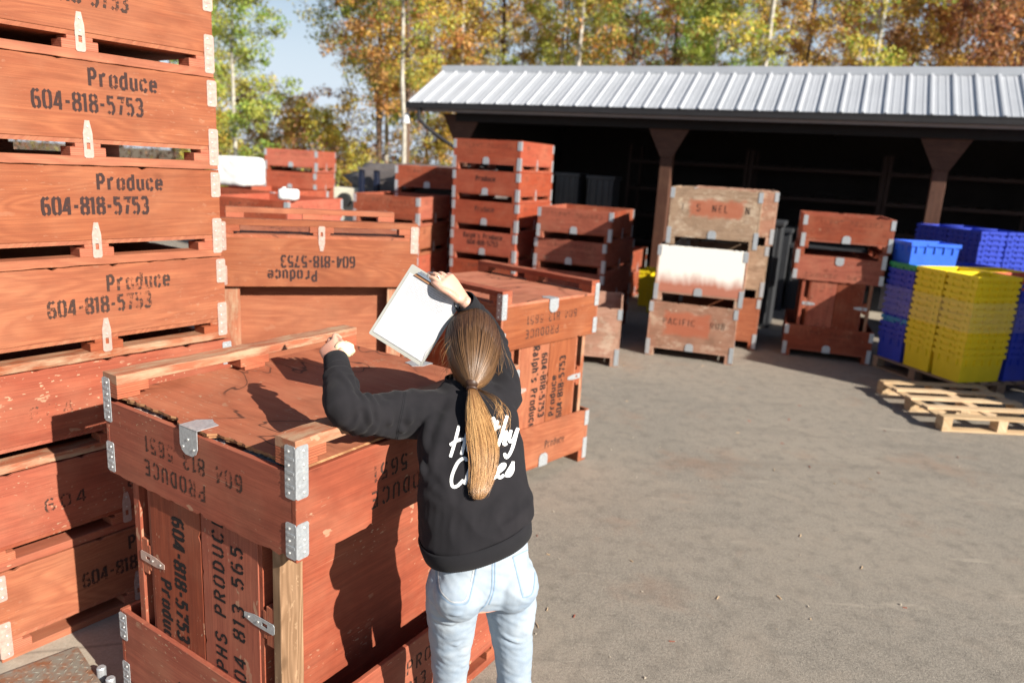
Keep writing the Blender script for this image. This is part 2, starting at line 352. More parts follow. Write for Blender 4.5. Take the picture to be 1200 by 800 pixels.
def tag(o, label=None, cat=None, group=None, kind=None):
    if label: o['label'] = label
    if cat: o['category'] = cat
    if group: o['group'] = group
    if kind: o['kind'] = kind
    return o
def thing(name, label, cat, mat=None, loc=(0, 0, 0), group=None):
    o = bpy.data.objects.new(name, None); col.objects.link(o); o.empty_display_size = .1
    if mat is not None: o.matrix_world = mat
    else: o.location = loc
    return tag(o, label, cat, group)

# ------------------------------------------------------------------ stencil lettering
GL = {
 '0': [[(.42, .98), (.16, .86), (.12, .5), (.16, .14), (.42, .02)], [(.58, .98), (.84, .86), (.88, .5), (.84, .14), (.58, .02)]],
 '1': [[(.5, .0), (.5, 1)], [(.22, .80), (.36, .92)]],
 '2': [[(.12, .78), (.3, .97), (.7, .97), (.86, .75), (.8, .55), (.15, .08)], [(.3, .04), (.9, .04)]],
 '3': [[(.12, .86), (.3, .97), (.66, .97), (.84, .80), (.80, .60), (.62, .53)], [(.40, .5), (.54, .5)], [(.62, .47), (.84, .38), (.86, .18), (.66, .03), (.3, .03), (.12, .15)]],
 '4': [[(.70, 0), (.70, .20)], [(.70, .34), (.70, 1)], [(.56, .92), (.12, .27), (.92, .27)]],
 '5': [[(.84, .94), (.20, .94), (.17, .58)], [(.20, .50), (.34, .61), (.64, .61), (.85, .45), (.85, .2), (.64, .03), (.56, .03)], [(.40, .03), (.12, .14)]],
 '6': [[(.80, .86), (.58, .98)], [(.42, .98), (.15, .80), (.12, .3), (.22, .08), (.42, .02)], [(.58, .02), (.82, .12), (.86, .32), (.72, .53), (.36, .54)]],
 '7': [[(.10, .94), (.88, .94), (.70, .66)], [(.62, .54), (.44, .0)]],
 '8': [[(.42, .98), (.16, .88), (.16, .64), (.42, .53), (.13, .40), (.13, .12), (.42, .02)], [(.58, .98), (.84, .88), (.84, .64), (.58, .53), (.87, .40), (.87, .12), (.58, .02)]],
 '9': [[(.2, .12), (.44, .02)], [(.58, .02), (.86, .2), (.88, .7), (.78, .92), (.56, .98)], [(.42, .98), (.16, .86), (.14, .62), (.28, .46), (.62, .46)]],
 '-': [[(.15, .46), (.85, .46)]],
 "'": [[(.5, .8), (.5, 1.02)]],
 'P': [[(.2, 0), (.2, 1)], [(.36, .95), (.66, .95), (.86, .80), (.86, .60), (.66, .46), (.36, .46)]],
 'R': [[(.2, 0), (.2, 1)], [(.36, .95), (.66, .95), (.86, .80), (.84, .60), (.62, .48), (.36, .48)], [(.56, .40), (.86, .0)]],
 'O': [[(.42, .98), (.14, .84), (.12, .5), (.14, .16), (.42, .02)], [(.58, .98), (.86, .84), (.88, .5), (.86, .16), (.58, .02)]],
 'D': [[(.2, 0), (.2, 1)], [(.36, .96), (.64, .92), (.86, .72), (.86, .28), (.64, .08), (.36, .04)]],
 'U': [[(.16, 1), (.16, .22), (.42, .03)], [(.58, .03), (.84, .22), (.84, 1)]],
 'C': [[(.86, .78), (.72, .95), (.58, .98)], [(.42, .98), (.14, .82), (.12, .2), (.42, .02)], [(.58, .02), (.72, .05), (.86, .22)]],
 'E': [[(.2, 0), (.2, 1)], [(.34, .95), (.86, .95)], [(.34, .5), (.74, .5)], [(.34, .05), (.86, .05)]],
 'F': [[(.2, 0), (.2, 1)], [(.34, .95), (.86, .95)], [(.34, .5), (.74, .5)]],
 'A': [[(.08, 0), (.44, 1)], [(.56, 1), (.92, 0)], [(.36, .28), (.64, .28)]],
 'L': [[(.2, 0), (.2, 1)], [(.34, .05), (.84, .05)]],
 'H': [[(.16, 0), (.16, 1)], [(.84, 0), (.84, 1)], [(.30, .5), (.70, .5)]],
 'S': [[(.86, .82), (.66, .97), (.36, .97), (.14, .80), (.20, .60), (.44, .52)], [(.56, .48), (.82, .38), (.86, .18), (.64, .03), (.34, .03), (.12, .18)]],
 'T': [[(.08, .95), (.92, .95)], [(.5, 0), (.5, .84)]],
 'I': [[(.5, 0), (.5, 1)]], 'N': [[(.16, 0), (.16, 1)], [(.26, .9), (.74, .1)], [(.84, 0), (.84, 1)]],
 'B': [[(.2, 0), (.2, 1)], [(.36, .95), (.66, .95), (.82, .80), (.76, .60), (.36, .52), (.80, .42), (.86, .2), (.66, .05), (.36, .05)]],
 'r': [[(.26, 0), (.26, .72)], [(.42, .60), (.62, .72), (.82, .68)]],
 'o': [[(.42, .72), (.16, .60), (.16, .12), (.42, .01)], [(.58, .72), (.84, .60), (.84, .12), (.58, .01)]],
 'd': [[(.80, 0), (.80, 1.0)], [(.64, .70), (.36, .70), (.16, .55), (.16, .16), (.36, .02), (.64, .02)]],
 'u': [[(.18, .72), (.18, .14), (.40, .02), (.56, .05)], [(.80, .72), (.80, 0)]],
 'c': [[(.84, .52), (.66, .70), (.50, .71)], [(.38, .70), (.16, .55), (.16, .16), (.38, .02)], [(.50, .01), (.66, .02), (.84, .20)]],
 'e': [[(.30, .38), (.82, .38), (.82, .56), (.58, .71)], [(.42, .71), (.16, .56), (.16, .16), (.40, .02)], [(.56, .02), (.82, .14)]],
 'a': [[(.22, .62), (.44, .71), (.72, .62), (.76, 0)], [(.60, .42), (.20, .34), (.16, .12), (.36, .01), (.60, .06)]],
 'l': [[(.5, 0), (.5, 1)]], 'p': [[(.2, -.26), (.2, .72)], [(.36, .70), (.64, .70), (.84, .55), (.84, .16), (.64, .02), (.36, .02)]],
 'h': [[(.2, 0), (.2, 1)], [(.36, .62), (.62, .71), (.80, .56), (.80, 0)]],
 's': [[(.80, .60), (.60, .71), (.30, .68), (.22, .5), (.44, .40)], [(.56, .34), (.78, .24), (.72, .06), (.44, .01), (.18, .10)]],
}
def stencil(mb, text, o, a, bb, n, x0, y0, h, wch, gap, sw, mat, off=.0009):
    # text starts at (x0, y0) in the panel's plane
    x = x0
    for ch in text:
        if ch != ' ':
            w = wch * (.55 if ch in "'1lI" else (.7 if ch == '-' else 1))
            for k, st in enumerate(GL.get(ch, [])):
                xo = x - (wch * .22 if ch in "'1lI" else 0)
                mb.ribbon([(xo + px * wch if ch in "'1lI" else x + px * w, y0 + py * h) for px, py in st], sw, o, a, bb, n, off + k * .00008, mat)
        else: w = wch * .8
        x += w + gap
    return x - x0
def text_w(text, wch, gap):
    return sum((wch * .8 if c == ' ' else wch * (.55 if c in "'1lI" else (.7 if c == '-' else 1))) + gap for c in text) - gap

# writing styles per face: list of (text, x centre, baseline z, height, char width, gap, stroke, ink)
NEW_S = [('Produce', .135, .308, .068, .034, .008, .0125, 'ink_new'), ('604-818-5753', -.01, .212, .070, .033, .0065, .0125, 'ink_new')]
FULL_S = [("Ralph's Produce", .03, .308, .062, .032, .007, .012, 'ink'), ('604-818-5753', .08, .222, .064, .032, .0065, .012, 'ink')]
OLD_P = [('PRODUCE', .10, .285, .058, .038, .014, .0085, 'ink_worn'), ('604 813 5651', .0, .190, .058, .036, .013, .0085, 'ink_worn')]
OLD_P2 = [('ALPHS PRODUCE', -.04, .285, .060, .040, .015, .010, 'ink'), ('604 813 565', -.05, .185, .060, .040, .015, .010, 'ink')]
FAINT_P = [('RALPHS PRODUCE', .0, .300, .058, .044, .013, .009, 'ink_faint'), ('604 813 5651', .0, .205, .058, .044, .013, .009, 'ink_faint')]
SMALL_P = [('Produce', .12, .215, .055, .026, .006, .010, 'ink_worn')]
M['ink_new'] = ink('faded_black_stencil_paint', (.040, .022, .020), .60)

def jag(x0, x1, z, amp, step, chip=0.0, up=False):
    pts = []; x = x0; n = max(2, int((x1 - x0) / step))
    for i in range(n + 1):
        xx = x0 + (x1 - x0) * i / n; dz = random.uniform(-amp, amp * .2)
        if random.random() < chip: dz -= random.uniform(.003, .012)
        pts.append((xx, z + (dz if 0 < i < n else 0)))
    return pts

def panel(mb, o, a, n, half, z0, z1, th, mat, rough=0.0, grain=None, chip=0.0, top='chip'):
    # board standing on axis a (from -half to half) and z, outer face at o, thickness going inward (-n)
    if rough > 0:
        prof = [(-half, z0)] + [(half, z0)] + list(reversed(jag(-half, half, z1, rough, .02, chip)))
        mb.prism(prof, Vector(o) - Vector(n) * th, a, (0, 0, 1), n, th, mat, grain or a, top)
    else:
        prof = [(-half, z0), (half, z0), (half, z1), (-half, z1)]
        mb.prism(prof, Vector(o) - Vector(n) * th, a, (0, 0, 1), n, th, mat, grain or a)

def rrect(w, h, r, k=3):
    pts = []
    for cx, cy, a0 in ((w - r, r, -90), (w - r, h - r, 0), (r, h - r, 90), (r, r, 180)):
        for i in range(k + 1):
            a = R(a0 + 90 * i / k); pts.append((cx + r * math.cos(a), cy + r * math.sin(a)))
    return pts

BRK = {}
def bracket_mesh(h, leg, detail, mat):
    key = (round(h, 3), leg, detail, mat)
    if key in BRK: return BRK[key]
    mb = MB(); th = .0022 if detail else .004
    # lies on a vertical corner: legs along -x (on the face whose normal is -y) and +y (on the face whose normal is +x); corner at origin
    if detail:
        mb.prism([(-x, y) for x, y in reversed(rrect(leg, h, .008))], (0, 0, 0), (1, 0, 0), (0, 0, 1), (0, -1, 0), th, mat)
        mb.prism(rrect(leg, h, .008), (0, 0, 0), (0, 1, 0), (0, 0, 1), (1, 0, 0), th, mat)
        mb.box((-.004, -th - .0004, .006), (th + .0004, .004, h - .006), mat)
        k = 3 if h > .14 else 2
        for i in range(k + 1):
            z = .018 + (h - .036) * i / k
            for (c, nx) in (((-leg * .62, -th), (0, -1, 0)), ((th, leg * .62), (1, 0, 0))):
                nv = Vector(nx); p = Vector((c[0], c[1], z)); mb.tube([p, p + nv * .0022, p + nv * .0034], [.0042, .0040, .0018], 'rivet', 8)
        for i in range(k):
            z = .018 + (h - .036) * (i + .5) / k
            mb.box((-leg * .80, -th - .0016, z - .004), (-leg * .12, -th + .0004, z + .004), mat); mb.box((th - .0004, leg * .12, z - .004), (th + .0016, leg * .80, z + .004), mat)
    else:
        mb.box((-leg, -th, 0), (th, 0.0004, h), mat); mb.box((-.0004, .0004, 0), (th, leg, h), mat)
    BRK[key] = mb.mesh('corner_bracket'); return BRK[key]
LAT = {}
def latch_s(mat, detail=True):
    if ('s', mat) in LAT: return LAT['s', mat]
    mb = MB(); th = .0022; w = .038; a, b, n = (1, 0, 0), (0, 0, 1), (0, -1, 0)
    # pointed strap with a square hole, in the plane y=0, z upward
    mb.prism([(-w / 2, .060), (w / 2, .060), (w / 2 * .97, .098), (.009, .148), (-.009, .148), (-w / 2 * .97, .098)], (0, 0, 0), a, b, n, th, mat)
    mb.box((-w / 2, -th, .034), (-.007, 0, .060), mat); mb.box((.007, -th, .034), (w / 2, 0, .060), mat)
    mb.prism([(-w / 2 + .006, 0), (w / 2 - .006, 0), (w / 2, .006), (w / 2, .034), (-w / 2, .034), (-w / 2, .006)], (0, 0, 0), a, b, n, th, mat)
    for z in (.078, .125):
        mb.tube([(0, -th, z), (0, -th - .003, z)], .004, 'rivet', 8)
    LAT['s', mat] = mb.mesh('latch_plate'); return LAT['s', mat]
def latch_p(mat):
    if ('p', mat) in LAT: return LAT['p', mat]
    mb = MB(); th = .0025; w = .094
    prof = [(-w / 2, -.016), (w / 2, -.016), (w / 2, .045), (w / 2 - .010, .064), (w / 2 - .028, .075), (-w / 2 + .028, .075), (-w / 2 + .010, .064), (-w / 2, .045)]
    mb.prism(prof, (0, 0, 0), (1, 0, 0), (0, 0, 1), (0, -1, 0), th, mat)
    mb.box((-w / 2, -th, -.0200), (w / 2, .062, -.0176), mat)            # folded under the floor
    mb.prism([(-w / 2, .0622), (w / 2, .0622), (w / 2 - .034, .098), (w / 2 - .062, .084), (-w / 2, .078)], (0, 0, -.0200), (1, 0, 0), (0, 1, 0), (0, 0, 1), .0024, mat)
    for x, z in ((-.028, .05), (.028, .05), (0, .02)): mb.tube([(x, -th, z), (x, -th - .003, z)], .0042, 'rivet', 8)
    LAT['p', mat] = mb.mesh('latch_plate'); return LAT['p', mat]

def put(mesh, name, parent, M4):
    o = bpy.data.objects.new(name, mesh); col.objects.link(o); o.parent = parent; o.matrix_local = M4; return o

def add_text(mb, spec, o, a, n, dz=0, zs=1.0):
    for (tx, xc, zb, h, wc, gp, sw, inkm) in spec:
        w = text_w(tx, wc, gp); stencil(mb, tx, o, a, (0, 0, 1), n, xc - w / 2, zb * zs + dz, h, wc, gp, sw, inkm)

BINN = 0
def make_bin(T, label, L=1.16, W=1.017, H=.41, mat='red', near=1, S0=None, S1=None, P0=None, P1=None, rough=.0012, chip=.02, group=None,
             name='produce_bin', metal='galv', latches=True, skidmat=None, dmg=None, endmat=None, floormat=None, cat='wooden crate', skh=.105, top=None):
    """T puts the bin's origin (centre of its base) in the world. x runs along the side faces, y across.
    near: 2 = close up, 1 = middle, 0 = far"""
    r = thing(name, label, cat, T, group=group)
    tw = .019; k = skh / .105; sk0, sk1, fl1 = .036 * k, .088 * k, .105 * k; hx, hy = L / 2, W / 2
    rg = rough if near else 0; bv = .0018 if near == 2 else (.0025 if near == 1 else 0)
    for sgn, tx in ((-1, S0), (1, S1)):
        mb = MB(); n = (0, sgn, 0); a = (-sgn, 0, 0) if sgn > 0 else (1, 0, 0); o = (0, sgn * hy, 0)
        panel(mb, o, a, n, hx, fl1, H, tw, mat, rg, None, chip, top or mat)
        if tx: add_text(mb, tx, o, a, n, 0, H / .41)
        mb.build('side_panel', r, bv)
    for sgn, tx in ((-1, P0), (1, P1)):
        mb = MB(); n = (sgn, 0, 0); a = (0, -1, 0) if sgn < 0 else (0, 1, 0); o = (sgn * hx, 0, 0)
        em = endmat or mat
        panel(mb, (sgn * (hx - .0006), 0, 0), a, n, hy - tw - .0005, fl1, H, tw, em, rg * (2 if dmg == sgn else 1), None, .25 if dmg == sgn else chip, top or em)
        if tx: add_text(mb, tx, (sgn * (hx - .0006), 0, 0), a, n, 0, H / .41)
        mb.build('end_panel', r, bv)
    mb = MB(); fm = floormat or mat
    if near == 2 and dmg:
        # a lid board in two sheets with a split, broken edge
        prof = [(-hx + .012, -hy + .004)]; n_ = 40
        pts = [(-hx + (.030 if abs(i / n_ - .5) > .12 else .006) + random.uniform(-.005, .007), -hy + .095 + (W - .19) * i / n_) for i in range(n_ + 1)]
        left = [(x, y) for x, y in pts]
        prof = [(hx - .004, -hy + .003), (hx - .004, hy - .003), (-hx + .01, hy - .003)] + list(reversed(left)) + [(-hx + .01, -hy + .003)]
        mb.prism(prof, (0, 0, sk1), (1, 0, 0), (0, 1, 0), (0, 0, 1), .008, fm, (0, 1, 0), 'chip')
        prof2 = [(hx - .004, -hy + .003), (hx - .004, hy - .003)] + [(x + random.uniform(-.006, .004) + .006, y) for x, y in reversed(left)]
        mb.prism(prof2, (0, 0, sk1 + .0085), (1, 0, 0), (0, 1, 0), (0, 0, 1), fl1 - sk1 - .009, fm, (1, 0, 0), 'chip')
    else:
        mb.box((-hx + .003, -hy + .003, sk1), (hx - .003, hy - .003, fl1), fm, (0, 1, 0))
    mb.build('floor', r, 0)
    sm = skidmat or mat; bw = .118; cw = .07
    for sgn in (-1, 1):
        mb = MB(); y0, y1 = (hy - .09, hy) if sgn > 0 else (-hy, -hy + .09)
        if near == 2:
            N = 24
            prof = [(-hx + L * i / N, random.uniform(-.0012, .0018)) for i in range(N + 1)] + [(hx, sk0), (-hx, sk0)]
            mb.prism(prof, (0, y1, 0), (1, 0, 0), (0, 0, 1), (0, -1, 0), .09, sm)
        else: mb.box((-hx, y0, 0), (hx, y1, sk0 - .0006), sm)
        for x0, x1, ins in ((-hx, -hx + bw, 1), (-cw, cw, 0), (hx - bw, hx, 2)):
            mb.box((x0, y0 + .001, sk0), (x1, y1 - .001, sk1 - .016 * k), 'block' if mat.startswith('red') else mat)
            c0 = x0 + (.0 if ins == 1 else -.0) ; a0 = x0 + (0 if ins == 1 else .0); b0 = x1
            if ins == 1: a0, b0 = x0, x1 - .034
            elif ins == 2: a0, b0 = x0 + .034, x1
            else: a0, b0 = x0 + .02, x1 - .02
            mb.box((a0, y0 + .001, sk1 - .016 * k), (b0, y1 - .001, sk1 - .0005), 'block' if mat.startswith('red') else mat)
        mb.build('skid', r, bv)
    # corner brackets: tall one over skid and wall, short one near the mouth
    lowh = .165 * k; uph = .115
    for (sx, sy, rot) in ((1, -1, 0), (1, 1, 90), (-1, 1, 180), (-1, -1, 270)):
        for z, h in ((.018, lowh), (H - .010 - uph, uph)):
            m = Matrix.Translation((sx * (hx + .0006), sy * (hy + .0006), z)) @ Matrix.Rotation(R(rot), 4, 'Z')
            put(bracket_mesh(h, .045, near == 2, metal), 'corner_bracket', r, m)
    if latches:
        for rot, d in ((0, hy), (180, hy)):
            put(latch_s(metal), 'latch_plate', r, Matrix.Rotation(R(rot), 4, 'Z') @ Matrix.Translation((0, -d - .0008, .030 * k)))
        for rot, d in ((90, hx), (270, hx)):
            put(latch_p(metal), 'latch_plate', r, Matrix.Rotation(R(rot), 4, 'Z') @ Matrix.Translation((0, -d - .0030, .105 * k)))
    return r

def eg(yaw): return Vector((math.cos(R(yaw)), math.sin(R(yaw)), 0)), Vector((-math.sin(R(yaw)), math.cos(R(yaw)), 0))
def TC(x, y, yaw, z0, L=1.16, W=1.017, H=.41, inv=False, jit=0.0):
    """matrix for a bin whose near corner is at x, y; side face along yaw, depth to the left of it"""
    e, g = eg(yaw); c = Vector((x, y, 0)) + e * L / 2 + g * W / 2
    Mx = Matrix.Translation((c.x + random.uniform(-jit, jit), c.y + random.uniform(-jit, jit), z0)) @ Matrix.Rotation(R(yaw) + random.uniform(-jit, jit) * .6, 4, 'Z')
    if inv: Mx = Mx @ Matrix.Translation((0, 0, H)) @ Matrix.Rotation(math.pi, 4, 'X')
    return Mx
def side_pair(x, y, yaw, zb, where, LS=1.12, W2=1.05, near=1, labels=None, texts=None, mats=('red_old', 'red'), s0=.02, t0=.035, metals=('galv', 'galv')):
    """two bins stood on their ends, mouth to mouth, between a bottom bin and an upturned one"""
    e, g = eg(yaw); H = .40
    for k in range(2):
        z = g if k == 0 else -g; xx = Vector((0, 0, 1)) if k == 0 else Vector((0, 0, -1)); yy = z.cross(xx)
        t = t0 if k == 0 else t0 + 2 * H + .004
        c = Vector((x, y, 0)) + e * (s0 + W2 / 2) + g * t + Vector((0, 0, zb + LS / 2))
        T = Matrix((xx, yy, z)).transposed().to_4x4(); T.translation = c
        make_bin(T, labels[k], L=LS, W=W2, H=H, mat=mats[k], near=near, S0=texts[k], metal=metals[k], skidmat=('raw' if near == 2 and where.startswith('the nearest') else 'red_raw') if k == 0 else None, group='bins stood on end inside ' + where)

# ------------------------------------------------------------------ setting
def sheet(name, pts, z, mat):
    mb = MB(); mb.poly([(x, y, z) for x, y in pts], mat); return tag(mb.build(name), kind='structure')
sheet('ground', [(-250, -120), (250, -120), (250, 300), (-250, 300)], -.012, 'dirt')
sheet('paved_yard', [(-14, -12), (22, -12), (26, 21.5), (-16, 19.5)], 0.0, 'asphalt')
sheet('concrete_slab', [(-6.5, -1.2), (-1.05, 1.2), (-.62, 3.0), (-1.6, 6.2), (-7.5, 6.2)], .004, 'concrete')

# ------------------------------------------------------------------ the open shed
SA = Vector((-2.254, 14.88, 0)); SX = Vector((.9181, -.3963, 0)); SY = Vector((.3963, .9181, 0)); ZB = 3.05; SL = 17.0
ST = Matrix((SX, SY, Vector((0, 0, 1)))).transposed().to_4x4(); ST.translation = SA
shed = thing('open_shed', 'long open-fronted storage shed with a silver ribbed metal roof and dark interior', 'shed', ST)
def build_shed():
    RUN, SLP = 1.42, math.tan(R(29)); z0 = ZB + .125; z1 = z0 + RUN * SLP
    mb = MB(); sp = .305
    nrm = Vector((0, -SLP, 1)).normalized()
    mb.prism([(0, 0), (SL, 0), (SL, RUN), (0, RUN)], (0, 0, z0), (1, 0, 0), (0, 1, SLP), nrm, .02, 'roof_bright')
    k = 0; x = .03
    while x < SL:
        o = Vector((x, -.012, z0 - .012 * SLP)); prof = [(-.034, 0), (.034, 0), (.017, .030), (-.017, .030)]
        a, b = Vector((1, 0, 0)), nrm; P0 = [o + nrm * .020 + a * u + b * v for u, v in prof]; dv = Vector((0, RUN, RUN * SLP))
        P1 = [p + dv for p in P0]
        for i in range(4):
            j = (i + 1) % 4; mb.poly([P0[i], P0[j], P1[j], P1[i]], 'roof_bright')
        mb.poly(P0, 'roof_bright')
        for q in (.10, .205):
            P0s = [o + nrm * .0202 + a * (q + u) + b * v for u, v in [(-.010, 0), (.010, 0), (.006, .006), (-.006, .006)]]; P1s = [p + dv for p in P0s]
            for i in range(4): j = (i + 1) % 4; mb.poly([P0s[i], P0s[j], P1s[j], P1s[i]], 'roof_bright')
        x += sp
    mb.build('roof_front_slope', shed)
    mb = MB(); mb.box((0, RUN - .16, z1 + .028), (SL, RUN + .10, z1 + .065), 'roof_bright'); mb.box((0, RUN - .165, z1 - .06), (SL, RUN - .158, z1 + .066), 'roof_bright')
    mb.build('ridge_cap', shed)
    mb = MB(); mb.box((.05, RUN + .0, z1 - .10), (SL, RUN + 6.2, z1 + .015), 'roof_bright'); mb.build('flat_roof', shed)
    mb = MB(); mb.box((0, -.10, ZB + .035), (SL, 0, ZB + .135), 'gutter'); mb.box((-.002, -.105, ZB + .118), (SL, -.09, ZB + .140), 'gutter'); mb.build('gutter', shed)
    mb = MB(); mb.box((0.02, -.012, ZB - .02), (SL, .016, ZB + .034), 'flash'); mb.build('fascia', shed)
    mb = MB(); mb.box((.03, .02, ZB - .0), (SL, .30, ZB + .03), 'dark_wall'); mb.box((.9, .27, ZB - .16), (SL, .33, ZB - .002), 'dark_wall'); mb.build('header_beam', shed)
    mb = MB(); mb.tube([(.28, -.05, ZB + .04), (.28, -.05, ZB - .16), (.36, .06, ZB - .28), (.90, .30, ZB - .66), (.91, .30, ZB - 1.1), (.91, .30, .1)], .042, 'gutter', 10); mb.build('downspout', shed)
    mb = MB(); mb.tube([(-.03, .02, ZB - .24), (-.03, .02, ZB - .06)], [.10, .045], 'white_plastic', 12); mb.tube([(-.03, .02, ZB - .06), (.02, .02, ZB + .05)], .02, 'flash', 8); mb.build('eave_lamp', shed)
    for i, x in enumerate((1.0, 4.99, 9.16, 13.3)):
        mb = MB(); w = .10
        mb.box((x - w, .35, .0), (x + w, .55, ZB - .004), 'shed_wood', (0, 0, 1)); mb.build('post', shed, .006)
        mb = MB()
        prof = [(-.11, -.62), (.11, -.62), (.42, -.02), (-.42, -.02)]
        mb.prism(prof, (x, .348, ZB - .0), (1, 0, 0), (0, 0, 1), (0, -1, 0), .018, 'shed_wood', (1, 0, 0)); mb.build('post_gusset', shed)
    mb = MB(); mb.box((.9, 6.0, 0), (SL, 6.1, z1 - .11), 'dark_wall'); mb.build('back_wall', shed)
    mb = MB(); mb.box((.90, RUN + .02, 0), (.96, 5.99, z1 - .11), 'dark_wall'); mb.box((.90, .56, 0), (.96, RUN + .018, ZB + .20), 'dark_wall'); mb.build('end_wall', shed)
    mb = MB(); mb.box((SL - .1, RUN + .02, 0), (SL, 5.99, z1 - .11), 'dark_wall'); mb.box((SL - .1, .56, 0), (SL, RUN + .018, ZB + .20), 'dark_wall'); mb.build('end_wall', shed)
    mb = MB()
    for i in range(8): x = 1.2 + i * 2.1; mb.box((x, .34, ZB + .035), (x + .05, 5.9, ZB + .18), 'dark_wall')
    mb.build('roof_joist', shed)
    tag(sheet('shed_floor', [tuple((ST @ Vector(p)).xy) for p in ((.9, .6, 0), (SL, .6, 0), (SL, 6, 0), (.9, 6, 0))], .004, 'concrete'))
build_shed()
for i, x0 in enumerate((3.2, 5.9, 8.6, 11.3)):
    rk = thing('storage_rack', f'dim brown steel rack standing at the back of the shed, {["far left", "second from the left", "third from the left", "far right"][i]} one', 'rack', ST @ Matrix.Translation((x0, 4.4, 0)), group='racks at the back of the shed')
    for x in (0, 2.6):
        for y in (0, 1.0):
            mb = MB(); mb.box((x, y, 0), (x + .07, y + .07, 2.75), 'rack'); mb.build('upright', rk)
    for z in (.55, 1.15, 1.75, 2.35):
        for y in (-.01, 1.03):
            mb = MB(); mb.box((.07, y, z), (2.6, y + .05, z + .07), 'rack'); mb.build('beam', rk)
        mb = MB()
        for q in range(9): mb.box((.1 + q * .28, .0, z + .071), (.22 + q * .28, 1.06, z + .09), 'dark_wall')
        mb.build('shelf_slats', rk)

def tub_mesh(color, L=.60, W=.40, H=.30, name='tub'):
    mb = MB(); ti = .024; a, b = L / 2, W / 2; a0, b0 = a - ti, b - ti
    lo = [(-a0, -b0), (a0, -b0), (a0, b0), (-a0, b0)]; hi = [(-a + .013, -b + .013), (a - .013, -b + .013), (a - .013, b - .013), (-a + .013, b - .013)]
    for i in range(4):
        j = (i + 1) % 4
        mb.poly([(*lo[i], 0), (*lo[j], 0), (*hi[j], H), (*hi[i], H)], color)
        mb.poly([(lo[i][0] * .97, lo[i][1] * .97, .004), (hi[i][0] * .98, hi[i][1] * .98, H), (hi[j][0] * .98, hi[j][1] * .98, H), (lo[j][0] * .97, lo[j][1] * .97, .004)], color)
    mb.poly([(*p, .001) for p in lo], color)
    for (x0, y0, x1, y1) in ((-a, -b, a, -b + .013), (-a, b - .013, a, b), (-a, -b + .0135, -a + .013, b - .0135), (a - .013, -b + .0135, a, b - .0135)):
        mb.box((x0, y0, H - .042), (x1, y1, H), color)
    for y, s in ((-b, -1), (b, 1)):
        for x in np.linspace(-a + .08, a - .08, 5): mb.box((x - .009, min(y, y - s * .02), H - .115), (x + .009, max(y, y - s * .02), H - .043), color)
        mb.box((-.11, min(y, y + s * .008), H - .034), (.11, max(y, y + s * .008), H - .008), color)
    for x, s in ((-a, -1), (a, 1)):
        for y in np.linspace(-b + .08, b - .08, 3): mb.box((min(x, x - s * .02), y - .009, H - .115), (max(x, x - s * .02), y + .009, H - .043), color)
        mb.box((min(x, x + s * .008), -.08, H - .034), (max(x, x + s * .008), .08, H - .008), color)
    return mb.mesh(name)
TM = {c: tub_mesh(c) for c in ('blue_tub', 'lightblue_tub', 'green_tub', 'yellow_tub', 'red_tub', 'teal_tub')}
CN = {'blue_tub': 'blue', 'lightblue_tub': 'bright blue', 'green_tub': 'green', 'yellow_tub': 'yellow', 'red_tub': 'coral red', 'teal_tub': 'teal'}
def tub_column(cx, cy, yaw, z0, n, color, where, pitch=.071, special=None, rot=90):
    special = special or {}
    for k in range(n):
        c = special.get(k, color); o = bpy.data.objects.new('plastic_tub', TM[c]); col.objects.link(o)
        o.location = (cx + random.uniform(-.004, .004), cy + random.uniform(-.004, .004), z0 + k * pitch); o.rotation_euler = (0, 0, R(yaw + rot) + random.uniform(-.008, .008))
        if k in special: lb = f'{CN[c]} tub nested in {where}'
        elif k == n - 1: lb = f'{CN[c]} tub on top of {where}'
        elif k == 0: lb = f'{CN[c]} tub at the bottom of {where}'
        else: lb = f'{CN[c]} tub amid {where}'
        tag(o, lb, 'tub', 'nested tubs in ' + where)

def pallet(T, label, mat, L=1.2, W=1.0, group=None, nt=7):
    r = thing('wooden_pallet', label, 'pallet', T, group=group)
    for i in range(3):
        y = (W - .09) * i / 2; mb = MB()
        mb.box((0, y, .017), (.12, y + .09, .105), mat); mb.box((L / 2 - .06, y, .017), (L / 2 + .06, y + .09, .105), mat); mb.box((L - .12, y, .017), (L, y + .09, .105), mat)
        mb.box((0, y, .1055), (L, y + .09, .122), mat); mb.build('stringer', r, .002)
    for i in range(nt):
        x = (L - .11) * i / (nt - 1) + random.uniform(-.006, .006); mb = MB(); mb.box((x, random.uniform(-.006, .004), .1225), (x + random.choice((.11, .10, .105)), W + random.uniform(-.004, .006), .140), mat, (0, 1, 0)); mb.build('deck_board', r, .002)
    for x in (0, L / 2 - .05, L - .1):
        mb = MB(); mb.box((x, 0, 0), (x + .1, W, .0165), mat, (0, 1, 0)); mb.build('bottom_board', r, .002)
    return r

# ------------------------------------------------------------------ bins
def vary(sp): return [(t_, x + random.uniform(-.03, .03), z + random.uniform(-.014, .010), h * random.uniform(.95, 1.06), w, g_, sw * random.uniform(.9, 1.12), random.choice(('ink_new', 'ink_new', 'ink_worn'))) for (t_, x, z, h, w, g_, sw, i_) in sp]
ORD = ['bottom', 'second', 'third', 'fourth', 'fifth', 'sixth', 'seventh', 'eighth']
def ordn(k, n): return 'bottom' if k == 0 else ('top' if k == n - 1 else ORD[k] + ' from the ground')
